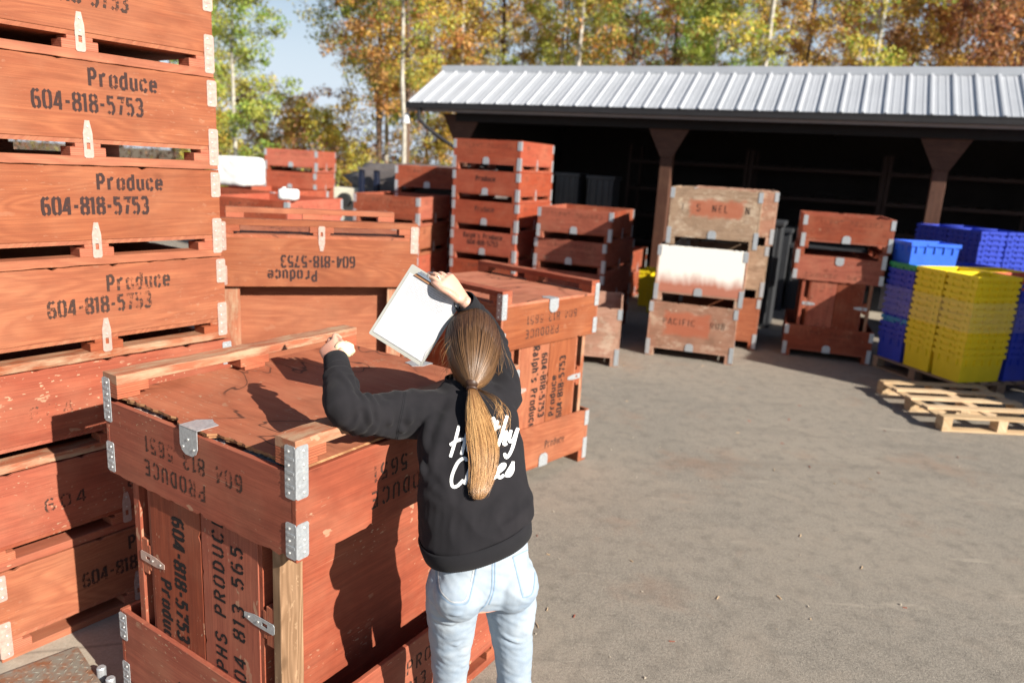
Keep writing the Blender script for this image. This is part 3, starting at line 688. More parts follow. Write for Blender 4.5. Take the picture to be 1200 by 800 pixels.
# tall stack at the left edge: side faces towards the camera
for k in range(7):
    dx = {0: .075, 1: .05, 2: .03, 3: .022, 4: .008, 5: 0, 6: 0}[k]; e, g = eg(54.2 + [0, .4, -.6, .3, .2, -.2, .3][k])
    out = {0: .02, 1: .015, 2: .0}.get(k, 0)
    x, y = -2.113 + e.x * dx - g.x * out, 2.642 + e.y * dx - g.y * out
    old = k in (1, 2)
    OLD_S = [('604   813  5651', .08, .20, .058, .046, .017, .0085, 'ink_worn' if k == 1 else 'ink_faint')]
    make_bin(TC(x, y, 54.2 + [0, .4, -.6, .3, .2, -.2, .3][k], .41 * k, 1.16), f'{"faded" if old else "orange-brown"} wooden bin, {ordn(k, 7)} in the tall stack at left edge',
             mat='red_old' if old else 'red', near=2, S0=OLD_S if old else vary(NEW_S), P0=FAINT_P, metal='galv_red' if k != 2 else 'galv', rough=.0016, chip=.05, group='bins in the tall stack at the left edge',
             skidmat='red_raw' if k in (3, 2) else None, H=.407)

def structure(x, y, yaw, where, near, z0=.975, HL=.385, base=1, texts=(None, None), lid_kw=None, base_kw=None, mats=('red_old', 'red'), W=1.017, t0=.03, pairz=.125, LS=1.115, basez=0.0, lyaw=0, metals=('galv', 'galv')):
    for b in range(base):
        make_bin(TC(x, y, yaw, .41 * b + basez), f'open bin forming the foot of {where}' if b == base - 1 else f'lowest bin under {where}', near=near, H=.407,
                 **(base_kw or dict(mat='red', P0=SMALL_P)))
    zb = (base - 1) * .41 + pairz
    side_pair(x, y, yaw, zb, where, LS=LS, near=near, labels=[f'bin on end, right half of pair in {where}', f'bin on end, left half of pair in {where}'],
              texts=texts, mats=mats, t0=t0, metals=metals)
    kw = dict(mat='red_old'); kw.update(lid_kw or {})
    make_bin(TC(x, y, yaw + lyaw, z0, H=HL, inv=True), f'upturned bin capping {where}', H=HL, near=near, **kw)

structure(-.596, 1.976, 57.0, 'the nearest bin tower beside the woman', 2, z0=.972, HL=.385, texts=(OLD_P2, [('604-818-5753', .02, .245, .068, .036, .008, .0145, 'ink'), ('Produce', .17, .335 - .02, .055, .036, .008, .0135, 'ink')][:1] + [('Produce', .19, .155, .062, .034, .008, .0135, 'ink')]),
          lid_kw=dict(mat='red_old', dmg=-1, P0=OLD_P, S1=OLD_P, skidmat='red_raw', floormat='floorboard', rough=.002, chip=.08), base_kw=dict(mat='red_old', P0=[('60', -.10, .21, .055, .036, .01, .009, 'ink_worn')], S0=OLD_P), t0=.10, mats=('red_old', 'red_old'), metals=('galv', 'galv_red'))
structure(.607, 5.33, 138.0, 'the bin tower just behind the woman', 2, z0=.985, HL=.394, texts=([('Produce', -.10, .315, .06, .036, .008, .0135, 'ink'), ('604-818-5753', -.05, .225, .062, .034, .008, .0135, 'ink')], [("Ralph's Produce", .0, .235, .066, .034, .008, .0135, 'ink'), ('604-818-5753', .0, .33, .060, .034, .008, .0135, 'ink')]),
          lid_kw=dict(mat='red', P0=OLD_P, skidmat='red_old', floormat='floorboard'), base_kw=dict(mat='red', P0=SMALL_P), mats=('red', 'red'), t0=.09, metals=('galv', 'galv_red'))
structure(-1.721, 4.267, 18.6, 'the wide bin tower behind the left stack', 2, z0=1.365, HL=.395, base=2, texts=(None, None),
          lid_kw=dict(mat='red', S1=[('604-818-5753', .02, .215, .070, .033, .0065, .0125, 'ink_new'), ('Produce', .17, .305, .068, .034, .008, .0125, 'ink_new')], floormat='floorboard', metal='galv_red'), base_kw=dict(mat='red', S0=NEW_S), mats=('red', 'red'))

def stack(x, y, yaw, n, where, near=1, txt=None, mats=None, z0=0.0, jit=.012, S=None, ks=None, color='red', **kw):
    for k in (ks or range(n)):
        make_bin(TC(x, y, yaw, z0 + .41 * k, jit=jit), f'{color} bin, {ordn(k, n)} in the stack {where}', near=near, mat=(mats[k] if mats else 'red_far'),
                 P0=(txt[k] if txt else FAINT_P), S0=S or FAINT_P, H=.407, group='bins of the stack ' + where, **kw)
stack(-.024, 10.15, 65.4, 6, 'in front of the shed corner', txt=[FAINT_P, FAINT_P, [("Ralph's Produce", .0, .31, .07, .036, .008, .013, 'ink'), ('604-818-5753', .0, .215, .07, .036, .008, .013, 'ink')], [('Produce', .0, .27, .07, .036, .008, .012, 'ink_worn')], [('Produce', .0, .27, .07, .036, .008, .013, 'ink')], FAINT_P])
stack(1.142, 9.63, 63.6, 3, 'right of the shed-corner stack', ks=(0, 1, 2), near=1, mats=['red_old'] * 4, color='dark red')
make_bin(TC(1.19, 9.60, 68.5, 1.23), 'dark red wooden bin sitting slightly askew on the stack beside the shed-corner stack', near=1, mat='red_old', P0=FAINT_P, H=.407)
stack(-1.40, 10.40, 73, 4, 'left of the shed-corner stack', mats=['red', 'red_far', 'red', 'red_old'])
stack(-.923, 11.48, 80, 5, 'half hidden behind the shed-corner stack', mats=['red_old'] * 5)
stack(-3.91, 14.46, 86, 5, 'in front of the birches', near=0, z0=.14)
pallet(Matrix.Translation((-3.95, 14.5, 0)) @ Matrix.Rotation(R(86), 4, 'Z') @ Matrix.Translation((0, 0, 0)), 'grey wooden pallet under the bin stack in front of the birches', 'pallet_old')
stack(-3.20, 9.75, 68, 4, 'carrying the white wrapped bundle', near=1)
stack(-2.45, 7.95, 74, 4, 'with the white jug on its rim', near=1)

# deep weathered crates
HB = .668
def deep(x, y, yaw, k, label, mat, P0=None, em=None, top=None, group=None, dz=0, metal='galv'):
    return make_bin(TC(x, y, yaw, k * .672 + dz), label, H=HB, near=1, mat=mat, P0=P0, endmat=em, skh=.12, group=group, name='deep_crate', rough=.004, chip=.12, metal=metal, top=top)
PAC = [('PACIFIC   RUB', .02, .25, .075, .048, .014, .011, 'ink_worn')]
deep(2.60, 8.50, 73, 0, 'deep weathered pinkish crate with faded black lettering, bottom of the front three', 'pale_pink', PAC, 'pink_patch', group='deep crates in the front stack of three')
deep(2.63, 8.50, 72.3, 1, 'deep crate sprayed white over its upper half, middle of the front three', 'pale_pink', None, 'sprayed', group='deep crates in the front stack of three')
deep(2.72, 8.53, 73.6, 2, 'deep weathered tan crate with a faded red patch, topmost of the front three', 'pale', [('T  S  NEL   N', .0, .25, .08, .05, .016, .012, 'ink_worn')], 'pale_patch', group='deep crates in the front stack of three')
deep(3.13, 9.36, 74, 0, 'deep stained red crate, bottom of the rear three', 'red', group='deep crates in the rear stack of three')
deep(3.15, 9.38, 73, 1, 'deep grey weathered crate, middle of the rear three', 'pale', group='deep crates in the rear stack of three')
deep(3.18, 9.37, 75, 2, 'deep pinkish weathered crate, topmost of the rear three', 'pale_pink', group='deep crates in the rear stack of three')
deep(1.20, 8.10, 82, 0, 'deep whitish weathered crate alone behind the bin tower', 'pale_pink', None, 'pale_pink')

structure(4.40, 8.90, 71.5, 'the bin tower left of the blue tubs', 1, z0=.975, HL=.385, texts=(FAINT_P, FAINT_P), lid_kw=dict(mat='red_old', P0=FAINT_P, dmg=None, rough=.004, chip=.2), base_kw=dict(mat='red_old', P0=FAINT_P, skidmat='red_old'), mats=('red_old', 'red_old'), t0=.09)
make_bin(TC(4.45, 8.93, 72.5, 1.362), 'red wooden bin with splintered skid on top of the tower left of the blue tubs', near=1, mat='red_old', P0=FAINT_P, H=.407, rough=.004, chip=.2)
# stacks standing just outside the picture on the right; their shade falls across the yard
stack(7.05, 5.45, 60, 6, 'farther out by the yard edge', near=0, jit=.02)
stack(8.0, 6.35, 55, 7, 'farthest out by the yard edge', near=0, jit=.02)
# inside the shed, in the shade
stack(1.9, 12.6, 66, 2, 'in the shade under the eave', near=0, mats=['red_old'] * 2)
for i, (x, y) in enumerate(((2.35, 11.75), (2.3, 12.35))):
    tub_column(x, y, 70, .005, 5, 'yellow_tub', ['the low yellow stack in the shade', 'the low yellow stack nearest the shed post'][i], rot=0)

# ------------------------------------------------------------------ tubs on their pallets, loose pallet
e, g = eg(17); o0 = Vector((4.80, 7.72, 0))
TP = Matrix.Translation(o0) @ Matrix.Rotation(R(17), 4, 'Z')
pallet(TP, 'weathered pallet under the yellow and blue tub stacks', 'pallet_old', 1.25, 1.25, nt=8)
def tp(s, t): v = o0 + e * s + g * t; return v.x, v.y
tub_column(*tp(.31, .21), 17, 0.142, 13, 'yellow_tub', 'the right-hand front yellow column', rot=0)
tub_column(*tp(.31, .625), 17, 0.142, 13, 'yellow_tub', 'the left-hand front yellow column', rot=0)
tub_column(*tp(.31, 1.04), 17, 0.142, 13, 'blue_tub', 'the blue column beside the yellow ones', rot=0, special={3: 'teal_tub', 12: 'green_tub'})
tub_column(*tp(.93, .21), 17, 0.142, 13, 'blue_tub', 'the blue column behind the yellow corner', rot=0, special={12: 'red_tub'})
tub_column(*tp(.93, .625), 17, 0.142, 13, 'yellow_tub', 'the yellow column at the back of the pallet', rot=0)
tub_column(*tp(.93, 1.04), 17, .142, 13, 'blue_tub', 'the blue column at the back of the pallet', rot=0)
o = bpy.data.objects.new('plastic_tub', TM['lightblue_tub']); col.objects.link(o); x, y = tp(.34, 1.08); o.location = (x, y, .142 + 12 * .071 + .250); o.rotation_euler = (0, 0, R(4)); tag(o, 'bright blue plastic tub sitting on top of the green tub', 'tub')
mb = MB()
for (s0, t0_, s1, t1) in ((-.02, -.02, 1.28, -.016), (-.02, -.016, -.016, 1.27), (1.276, -.016, 1.28, 1.27), (-.02, 1.27, 1.28, 1.274)):
    mb.box((s0, t0_, .70), (s1, t1, 1.02), 'film')
o = mb.build('stretch_wrap'); o.matrix_world = TP; tag(o, 'clear stretch film wound round the upper part of the tub stacks', 'plastic wrap')
e2, g2 = eg(12); o2 = Vector((6.10, 9.95, 0))
pallet(Matrix.Translation(o2) @ Matrix.Rotation(R(12), 4, 'Z'), 'weathered pallet under the tallest dark blue tubs', 'pallet_old', 1.25, 1.2, nt=8)
for i in (0, 2):
    for j in range(2):
        c = o2 + e2 * (.21 + .21 * i) + g2 * (.31 + .61 * j)
        tub_column(c.x, c.y, 12, .142, 18, 'blue_tub', f'the {["left", "middle", "right"][i]} {["front", "back"][j]} column of the tall dark blue block', rot=90)
pallet(Matrix.Translation((3.98, 6.50, 0)) @ Matrix.Rotation(R(91.5), 4, 'Z') @ Matrix.Translation((0, -1.12, 0)), 'empty pale new pallet lying in the sun on the asphalt', 'pallet', 1.22, 1.12, nt=5)

for i, (x, y, z, w, h) in enumerate(((.66, 14.6, 1.42, .45, .62), (1.25, 14.4, 1.42, .5, .60), (2.6, 13.6, 0, 1.1, 1.2), (3.5, 12.9, 0, 1.1, 1.35), (4.6, 12.6, .0, 1.1, 1.1), (3.3, 11.1, 0, .55, 1.55))):
    mb = MB(); T = Matrix.Translation((x, y, 0)) @ Matrix.Rotation(R(-23), 4, 'Z')
    mb.prism([(0, 0), (w, 0), (w, w), (0, w)], (0, 0, max(z, 0)), (1, 0, 0), (0, 1, 0), (0, 0, 1), h, 'grey_tote'); 
    for q in range(4): mb.box((.04 + q * w * .25, -.02, z + .06), (.07 + q * w * .25, 0, z + h - .05), 'grey_tote')
    mb.box((-.03, -.03, z + h - .05), (w + .03, w + .03, z + h + .02), 'grey_tote')
    if z > 0: mb.box((.02, .02, 0), (w - .02, w - .02, z - .001), 'dark_wall')
    ob = mb.build('storage_tote', None, .01); ob.matrix_world = T
    tag(ob, ['grey lidded tote in the shed beside the corner stack', 'darker grey tote in the shed beside the lidded one', 'low wide grey tote under the shed roof left of the deep crates', 'tall grey tote under the roof behind the deep crates', 'wide grey tote under the roof behind the red tower', 'narrow grey tote standing between deep crates and red tower'][i], 'tote', 'totes stored in the shed')

# ------------------------------------------------------------------ background left: wrapped bundle, pail, trailer
def lumpy(mb, cx, cy, cz, sx, sy, sz, mat, n=14, amp=.02, seed=1, power=4):
    b = len(mb.v); k = mb.mi(mat)
    for i in range(n + 1):
        th = math.pi * i / n
        for j in range(2 * n):
            ph = math.pi * j / n; d = Vector((math.sin(th) * math.cos(ph), math.sin(th) * math.sin(ph), math.cos(th)))
            q = (abs(d.x) ** power + abs(d.y) ** power + abs(d.z) ** power) ** (-1 / power); p = d * q
            p = p * (1 + amp * 8 * (mnoise.noise(d * 3 + Vector((seed, 0, 0)))) * .25)
            mb.v.append((cx + p.x * sx, cy + p.y * sy, cz + p.z * sz))
    for i in range(n):
        for j in range(2 * n):
            j2 = (j + 1) % (2 * n); mb.f.append((b + i * 2 * n + j, b + (i + 1) * 2 * n + j, b + (i + 1) * 2 * n + j2, b + i * 2 * n + j2)); mb.m.append(k); mb.g.append((1, 0, 0))
mb = MB(); lumpy(mb, 0, 0, .195, .27, .27, .195, 'white_plastic', 24, .02, 3, 11)
o = mb.build('wrapped_bundle', smooth=True); o.location = (-3.86, 10.35, 1.655); o.rotation_euler = (0, 0, R(-14)); tag(o, 'white plastic-wrapped bundle on top of the bin stack at left', 'bundle')
mb = MB(); lumpy(mb, 0, 0, .06, .10, .08, .06, 'white_plastic', 14, .02, 5, 6); mb.tube([(-.05, 0, .115), (-.05, 0, .135)], .02, 'white_plastic', 12)
o = mb.build('white_jug', smooth=True); o.location = (-2.47, 8.05, 1.645); tag(o, 'white rounded plastic jug lying on the low bin stack', 'jug')

tr = thing('flatbed_trailer', 'cream flatbed trailer with a tarped load behind the bin stacks', 'trailer', Matrix.Translation((-3.3, 12.6, 0)) @ Matrix.Rotation(R(-10), 4, 'Z'))
mb = MB(); mb.box((0, 0, .75), (3.2, 1.8, .95), 'cream'); mb.box((.20, -.02, .95), (.62, .5, 1.62), 'cream'); mb.box((.6, -.02, .95), (.68, .06, 1.6), 'cream'); mb.build('bed', tr, .01)
mb = MB(); lumpy(mb, 1.66, .8, 1.52, 1.25, .75, .52, 'tarp', 16, .10, 9, 7); mb.build('tarp_load', tr, smooth=True)
for x in (.66, .92):
    mb = MB(); mb.box((x, -.08, .6), (x + .075, .02, 1.95), 'blue_steel'); mb.build('stake', tr, .004)
mb = MB(); mb.box((.65, -.10, 1.93), (2.6, -.085, 1.965), 'tarp'); mb.build('rail', tr)
for x in (.35, 1.3, 2.6):
    w = MB(); w.tube([(x, -.06, .42), (x, .16, .42)], .40, 'rubber', 24); wo_ = w.build('wheel', tr)
    h = MB(); h.tube([(x, -.075, .42), (x, -.055, .42)], [.17, .22], 'galv', 16); h.build('rim', wo_)
w = MB(); w.tube([(.42, -.12, 1.43), (.42, -.02, 1.43)], .11, 'rubber', 20); w.build('spare_wheel', tr)

# steel plate and bollard stubs at the lower left
def tread():
    mb = MB(); L, W = 1.0, .9
    mb.box((-L, 0 - W, 0), (0, 0, .012), 'rusty')
    n = 0
    for i in range(32):
        for j in range(28):
            x, y = -L + .02 + i * .031, -W + .02 + j * .031; a = R(45 if (i + j) % 2 else -45) 
            T = Matrix.Translation((x, y, .012)) @ Matrix.Rotation(a, 4, 'Z')
            pr = [(-.014, 0), (0, -.0035), (.014, 0), (0, .0035)]; top = [(T @ Vector((u * .7, v * .6, .0028))) for u, v in pr]; bot = [(T @ Vector((u, v, .0001))) for u, v in pr]
            for q in range(4): mb.poly([bot[q], bot[(q + 1) % 4], top[(q + 1) % 4], top[q]], 'rusty')
            mb.poly(top, 'rusty')
    o = mb.build('tread_plate'); o.matrix_world = Matrix.Translation((-1.80, 2.80, .012)) @ Matrix.Rotation(R(-44), 4, 'Z') @ Matrix.Rotation(R(90), 4, 'Z') @ Matrix.Rotation(R(0), 4, 'Z')
    return tag(o, 'rusty diamond tread steel plate lying on the concrete', 'steel plate')
tread()
for (x, y, l) in ((-1.60, 2.63, 'short steel stub standing at the tread plate, the farther of two'), (-1.53, 2.57, 'short steel stub standing at the tread plate, the nearer of two')):
    mb = MB(); mb.tube([(0, 0, 0), (0, 0, .055), (0, 0, .06)], [.018, .018, .014], 'galv', 14); o = mb.build('steel_stub', smooth=False); o.location = (x, y, .004); tag(o, l, 'pipe stub', 'steel stubs at the tread plate')

# small litter on the yard
random.seed(11)
mbl = MB()
for i in range(150):
    d = random.uniform(1.8, 10) ; x = random.uniform(-.3, .68 * d) ; y = d
    if random.random() < .55:
        a = random.uniform(0, 6.28); l = random.uniform(.004, .020); w = random.uniform(.001, .003); T = Matrix.Translation((x, y, .002)) @ Matrix.Rotation(a, 4, 'Z'); mbl.box((-l, -w, 0), (l, w, .004), 'pallet' if random.random() < .6 else 'red_old', T=T)
    else:
        r = random.uniform(.002, .006); T = Matrix.Translation((x, y, r * .4)) @ Matrix.Rotation(random.uniform(0, 3), 4, Vector((1, .4, .2))); mbl.box((-r, -r * .8, -r * .6), (r, r * .8, r * .6), 'concrete', T=T)
tag(mbl.build('grit_and_splinters'), 'scattered grit and wood splinters on the asphalt', 'litter', kind='stuff')

# ------------------------------------------------------------------ trees and brush
PAL = {'green': [(.16, .22, .035), (.22, .26, .04), (.30, .30, .05), (.12, .17, .03)], 'gold': [(.38, .28, .04), (.42, .24, .04), (.28, .26, .05), (.45, .32, .07)],
       'orange': [(.42, .24, .06), (.34, .16, .045), (.46, .30, .09), (.24, .15, .05)], 'brown': [(.16, .07, .03), (.22, .09, .035), (.12, .08, .03), (.30, .15, .05)]}
def leaf_mesh(name, cents, rads, nper, size, pal, rng, dens=None):
    V = []; C = []
    nC = len(cents); cents = np.array(cents); rads = np.array(rads)
    idx = np.repeat(np.arange(nC), nper); n = len(idx)
    d = rng.normal(size=(n, 3)); d /= np.linalg.norm(d, axis=1)[:, None]; r = rng.random(n) ** .6
    p = cents[idx] + d * (r * rads[idx])[:, None] * np.array([1, 1, .8])
    a = rng.normal(size=(n, 3)); a /= np.linalg.norm(a, axis=1)[:, None]; b = rng.normal(size=(n, 3)); b -= a * (a * b).sum(1)[:, None]; b /= np.linalg.norm(b, axis=1)[:, None]
    s = size * rng.uniform(.6, 1.3, n)[:, None]
    quad = np.stack([p - a * s * .6, p + b * s * .38, p + a * s * .6, p - b * s * .38], 1).reshape(-1, 3)
    me = bpy.data.meshes.new(name); me.vertices.add(4 * n); me.vertices.foreach_set('co', quad.ravel().astype(np.float32))
    me.loops.add(4 * n); me.loops.foreach_set('vertex_index', np.arange(4 * n, dtype=np.int32)); me.polygons.add(n)
    me.polygons.foreach_set('loop_start', np.arange(0, 4 * n, 4, dtype=np.int32)); me.update(calc_edges=True)
    palv = np.array(pal); cc = rng.integers(0, len(pal), nC); mixr = rng.random(n) < .7
    ci = np.where(mixr, cc[idx], rng.integers(0, len(pal), n)); colr = palv[ci] * rng.uniform(1.05, 1.8, n)[:, None]
    at = me.color_attributes.new('tint', 'FLOAT_COLOR', 'POINT'); c4 = np.ones((4 * n, 4), np.float32); c4[:, :3] = np.repeat(colr, 4, 0); at.data.foreach_set('color', c4.ravel())
    me.materials.append(M['leaf']); return me
def make_tree_meshes(seed, H, spread, base, pal, bark, nl=34, nper=60, size=.13, lean=.0):
    rng = np.random.default_rng(seed); rnd = random.Random(seed)
    mb = MB(); P = []; x = y = 0
    for i in range(9):
        P.append(Vector((x, y, H * i / 8))); x += rnd.uniform(-.12, .12) + lean; y += rnd.uniform(-.1, .1)
    r0 = .0078 * H
    mb.tube(P, [r0 * (1 - .88 * i / 8) for i in range(9)], bark, 7)
    cents = []; rads = []
    def on(z):
        t = z / H * 8; i = min(7, int(t)); return P[i].lerp(P[i + 1], t - i)
    for k in range(nl):
        f = base + (1 - base) * (k + rnd.random()) / nl; z = f * H * .98; p = on(z); a = rnd.uniform(0, 6.283) ; pr = (f - base) / (1 - base)
        prof = math.sin(min(1, pr * 1.15 + .12) * math.pi) ** .7 if pr < .8 else (1 - pr) * 2.6 + .15
        L = spread * max(.15, prof) * rnd.uniform(.6, 1.15)
        q = [p]; d = Vector((math.cos(a), math.sin(a), rnd.uniform(.35, .9)))
        for j in range(3): q.append(q[-1] + d * L / 3); d = (d + Vector((rnd.uniform(-.25, .25), rnd.uniform(-.25, .25), rnd.uniform(-.25, .1))))
        mb.tube(q, [r0 * .20, r0 * .14, r0 * .09, r0 * .05], bark if bark == 'bark_brown' else 'bark_twig', 5, cap=False)
        for j in (1, 2, 3):
            cents.append(q[j] + Vector((rnd.gauss(0, .12), rnd.gauss(0, .12), rnd.gauss(0, .12)))); rads.append(rnd.uniform(.35, .75) * (.6 + spread * .12))
        for j in range(2):
            c = q[2].lerp(q[3], rnd.random()) + Vector((rnd.gauss(0, .35), rnd.gauss(0, .35), rnd.gauss(-.1, .3))); cents.append(c); rads.append(rnd.uniform(.25, .55))
            mb.tube([q[2], c], [r0 * .07, r0 * .04], 'bark_brown', 4, cap=False)
    return mb.mesh('trunk'), leaf_mesh('crown', [tuple(c) for c in cents], rads, nper, size, pal, rng)
TV = {
 'birch_green': make_tree_meshes(1, 13, 2.3, .14, PAL['green'][:3] + PAL['gold'][2:3], 'bark_white', 40, 95, .095),
 'birch_gold': make_tree_meshes(2, 14, 2.4, .2, PAL['gold'] + PAL['orange'][:1], 'bark_white', 36, 80, .095),
 'alder_orange': make_tree_meshes(3, 14, 2.8, .26, PAL['orange'] + PAL['gold'][:2], 'bark_brown', 40, 78, .10),
 'alder_green': make_tree_meshes(4, 15, 3.2, .24, PAL['green'] + PAL['gold'][2:3], 'bark_brown', 42, 80, .10),
 'alder_brown': make_tree_meshes(5, 14, 2.8, .22, PAL['brown'] + PAL['orange'][:2], 'bark_brown', 40, 74, .10),
 'bare_birch': make_tree_meshes(6, 15, 2.0, .35, PAL['gold'] + PAL['green'][1:3], 'bark_white', 28, 34, .11),
 'shrub': make_tree_meshes(7, 4.6, 1.9, .05, PAL['gold'] + [(.42, .40, .10)] + PAL['orange'][:1], 'bark_brown', 26, 60, .10),
}
ADJ = {'birch_green': 'yellow-green birch', 'birch_gold': 'golden birch', 'alder_orange': 'orange-leaved alder', 'alder_green': 'green alder', 'alder_brown': 'russet brown alder', 'bare_birch': 'thin-leaved white-barked birch', 'shrub': 'low yellowish shrub'}
def tree(kind, x, y, sc, rot, where):
    r = thing('birch_tree' if 'birch' in kind else ('shrub' if kind == 'shrub' else 'alder_tree'), f'{ADJ[kind]} {where}', 'shrub' if kind == 'shrub' else 'tree',
              Matrix.Translation((x, y, -.02)) @ Matrix.Rotation(rot, 4, 'Z') @ Matrix.Diagonal((sc, sc, sc, 1)), group='trees behind the yard')
    for me, nm in zip(TV[kind], ('trunk', 'crown')):
        o = bpy.data.objects.new(nm, me); col.objects.link(o); o.parent = r
def tx(px, Y): return (px - 600) / 868 * Y
rt = random.Random(5)
front = [('birch_green', 272, 22, .74, 'standing alone at the left of the sky gap'), ('birch_green', 238, 27, 1.0, 'hidden partly by the tall bin stack'), ('alder_green', 205, 34, .8, 'far behind the left stack'),
 ('alder_green', 440, 28, .86, 'at the right of the sky gap'), ('birch_gold', 445, 30, .95, 'left of the shed roof end'), ('alder_orange', 470, 26, .95, 'rising beside the shed roof end'), ('bare_birch', 463, 24, .8, 'with its trunk beside the eave lamp'),
 ('birch_gold', 530, 29, 1.0, 'above the left end of the roof'), ('alder_orange', 575, 31, 1.1, 'above the second roof ribs from the left'), ('birch_green', 635, 29, .95, 'above the roof left of centre'), ('bare_birch', 655, 27, 1.0, 'between golden crowns left of centre'),
 ('alder_green', 715, 31, .95, 'above the middle of the roof'), ('bare_birch', 858, 25, 1.05, 'with a bold white trunk above the roof'), ('birch_green', 805, 30, .9, 'left of the bold white trunk'), ('alder_orange', 900, 30, .95, 'right of the bold white trunk'),
 ('bare_birch', 976, 26, 1.0, 'with a thin white trunk above the roof right of centre'), ('birch_gold', 1010, 30, .95, 'right of the thin white trunk'), ('alder_brown', 1075, 28, 1.05, 'at upper right above the roof'), ('alder_brown', 1150, 26, 1.1, 'near the right picture edge'), ('alder_brown', 1215, 28, 1.1, 'at the right picture edge'),
 ('alder_orange', 760, 34, 1.0, 'behind the green alder at the middle'), ('alder_brown', 1110, 35, 1.1, 'in the second row at upper right')]
for k_, px, Y, sc, wh in front: tree(k_, tx(px, Y), Y, sc, rt.uniform(0, 6), wh)
kinds = ['alder_orange', 'alder_brown', 'alder_green', 'birch_gold', 'alder_orange']
for i in range(17):
    px = 440 + i * 51; Y = 39 + (i % 3) * 3; k_ = 'alder_brown' if px > 1040 else kinds[i % 5]
    tree(k_, tx(px, Y), Y, 1.0 + rt.uniform(-.12, .2), rt.uniform(0, 6), f'in the far row, {ORD[i] if i < 8 else ["ninth","tenth","eleventh","twelfth","thirteenth","fourteenth","fifteenth","sixteenth","last"][i-8]} from the left')
for px, Y, sc, wh in ((330, 36, .80, 'in the middle of the sky gap'), (362, 33, .95, 'at the right of the sky gap foot'), (300, 38, 1.1, 'at the left of the sky gap foot'), (392, 28, .8, 'below the green alder'), (505, 30, .8, 'behind the downspout'), (250, 26, .7, 'left of the lone birch foot')):
    tree('shrub', tx(px, Y), Y, sc, rt.uniform(0, 6), wh)
rng = np.random.default_rng(9)
cs = []; rs_ = []
for i in range(700):
    X = rng.uniform(-34, 40); Y = rng.uniform(23.5, 33) ; cs.append((X, Y, rng.uniform(.1, 3.1) * (.75 + .25 * math.sin(X * .7)))); rs_.append(rng.uniform(.5, 1.1))
for i in range(620):
    X = rng.uniform(-20, 42); Y = rng.uniform(34, 46)
    if -15.5 < X < -9.5 and Y > 30: zt = 2.2
    else: zt = 5.6
    cs.append((X, Y, rng.uniform(.2, zt) * (.8 + .2 * math.sin(X * .5)))); rs_.append(rng.uniform(.8, 1.5))
me = leaf_mesh('brush', cs, rs_, 60, .11, [(.11, .045, .03), (.14, .06, .035), (.08, .05, .025), (.14, .11, .035), (.20, .09, .045)], rng)
o = bpy.data.objects.new('undergrowth', me); col.objects.link(o); tag(o, 'dark russet bramble and brush at the foot of the trees', 'undergrowth', kind='stuff')

# ------------------------------------------------------------------ the woman
CAM = Vector((0, 0, CH))
def ray(px, py): return (F + R2 * ((px - 600) / 871.36) + U2 * ((400 - py) / 871.36))
def at(px, py, d): return CAM + ray(px, py) * d
def loft(mb, secs, mat, n=28, p=2.0):
    b = len(mb.v); k = mb.mi(mat)
    for c, hw, hd, rv, fv in secs:
        c, rv, fv = Vector(c), Vector(rv), Vector(fv)
        for j in range(n):
            a = 2 * math.pi * j / n; ca, sa = math.cos(a), math.sin(a); q = (abs(ca) ** p + abs(sa) ** p) ** (-1 / p)
            mb.v.append(tuple(c + rv * hw * ca * q + fv * hd * sa * q))
    for i in range(len(secs) - 1):
        for j in range(n):
            j2 = (j + 1) % n; mb.f.append((b + i * n + j, b + i * n + j2, b + (i + 1) * n + j2, b + (i + 1) * n + j)); mb.m.append(k); mb.g.append((0, 0, 1))
    mb.f.append(tuple(b + j for j in reversed(range(n)))); mb.m.append(k); mb.g.append((1, 0, 0))
    e = b + (len(secs) - 1) * n; mb.f.append(tuple(e + j for j in range(n))); mb.m.append(k); mb.g.append((1, 0, 0))
def limb(mb, pts, rad, mat, n=20, sub=5):
    # smooth tapered tube through pts (Catmull-Rom), round ends
    P = [Vector(p) for p in pts]; Q = []; Rd = []
    for i in range(len(P) - 1):
        p0, p1, p2, p3 = P[max(i - 1, 0)], P[i], P[i + 1], P[min(i + 2, len(P) - 1)]
        for s in range(sub):
            t = s / sub; Q.append(.5 * ((2 * p1) + (p2 - p0) * t + (2 * p0 - 5 * p1 + 4 * p2 - p3) * t * t + (3 * p1 - p0 - 3 * p2 + p3) * t ** 3)); Rd.append(rad[i] + (rad[i + 1] - rad[i]) * t)
    Q.append(P[-1]); Rd.append(rad[-1])
    d0 = (Q[0] - Q[1]).normalized(); d1 = (Q[-1] - Q[-2]).normalized()
    Q = [Q[0] + d0 * Rd[0] * .85, Q[0] + d0 * Rd[0] * .5] + Q + [Q[-1] + d1 * Rd[-1] * .5, Q[-1] + d1 * Rd[-1] * .85]; Rd = [Rd[0] * .5, Rd[0] * .86] + Rd + [Rd[-1] * .86, Rd[-1] * .5]
    mb.tube(Q, Rd, mat, n)
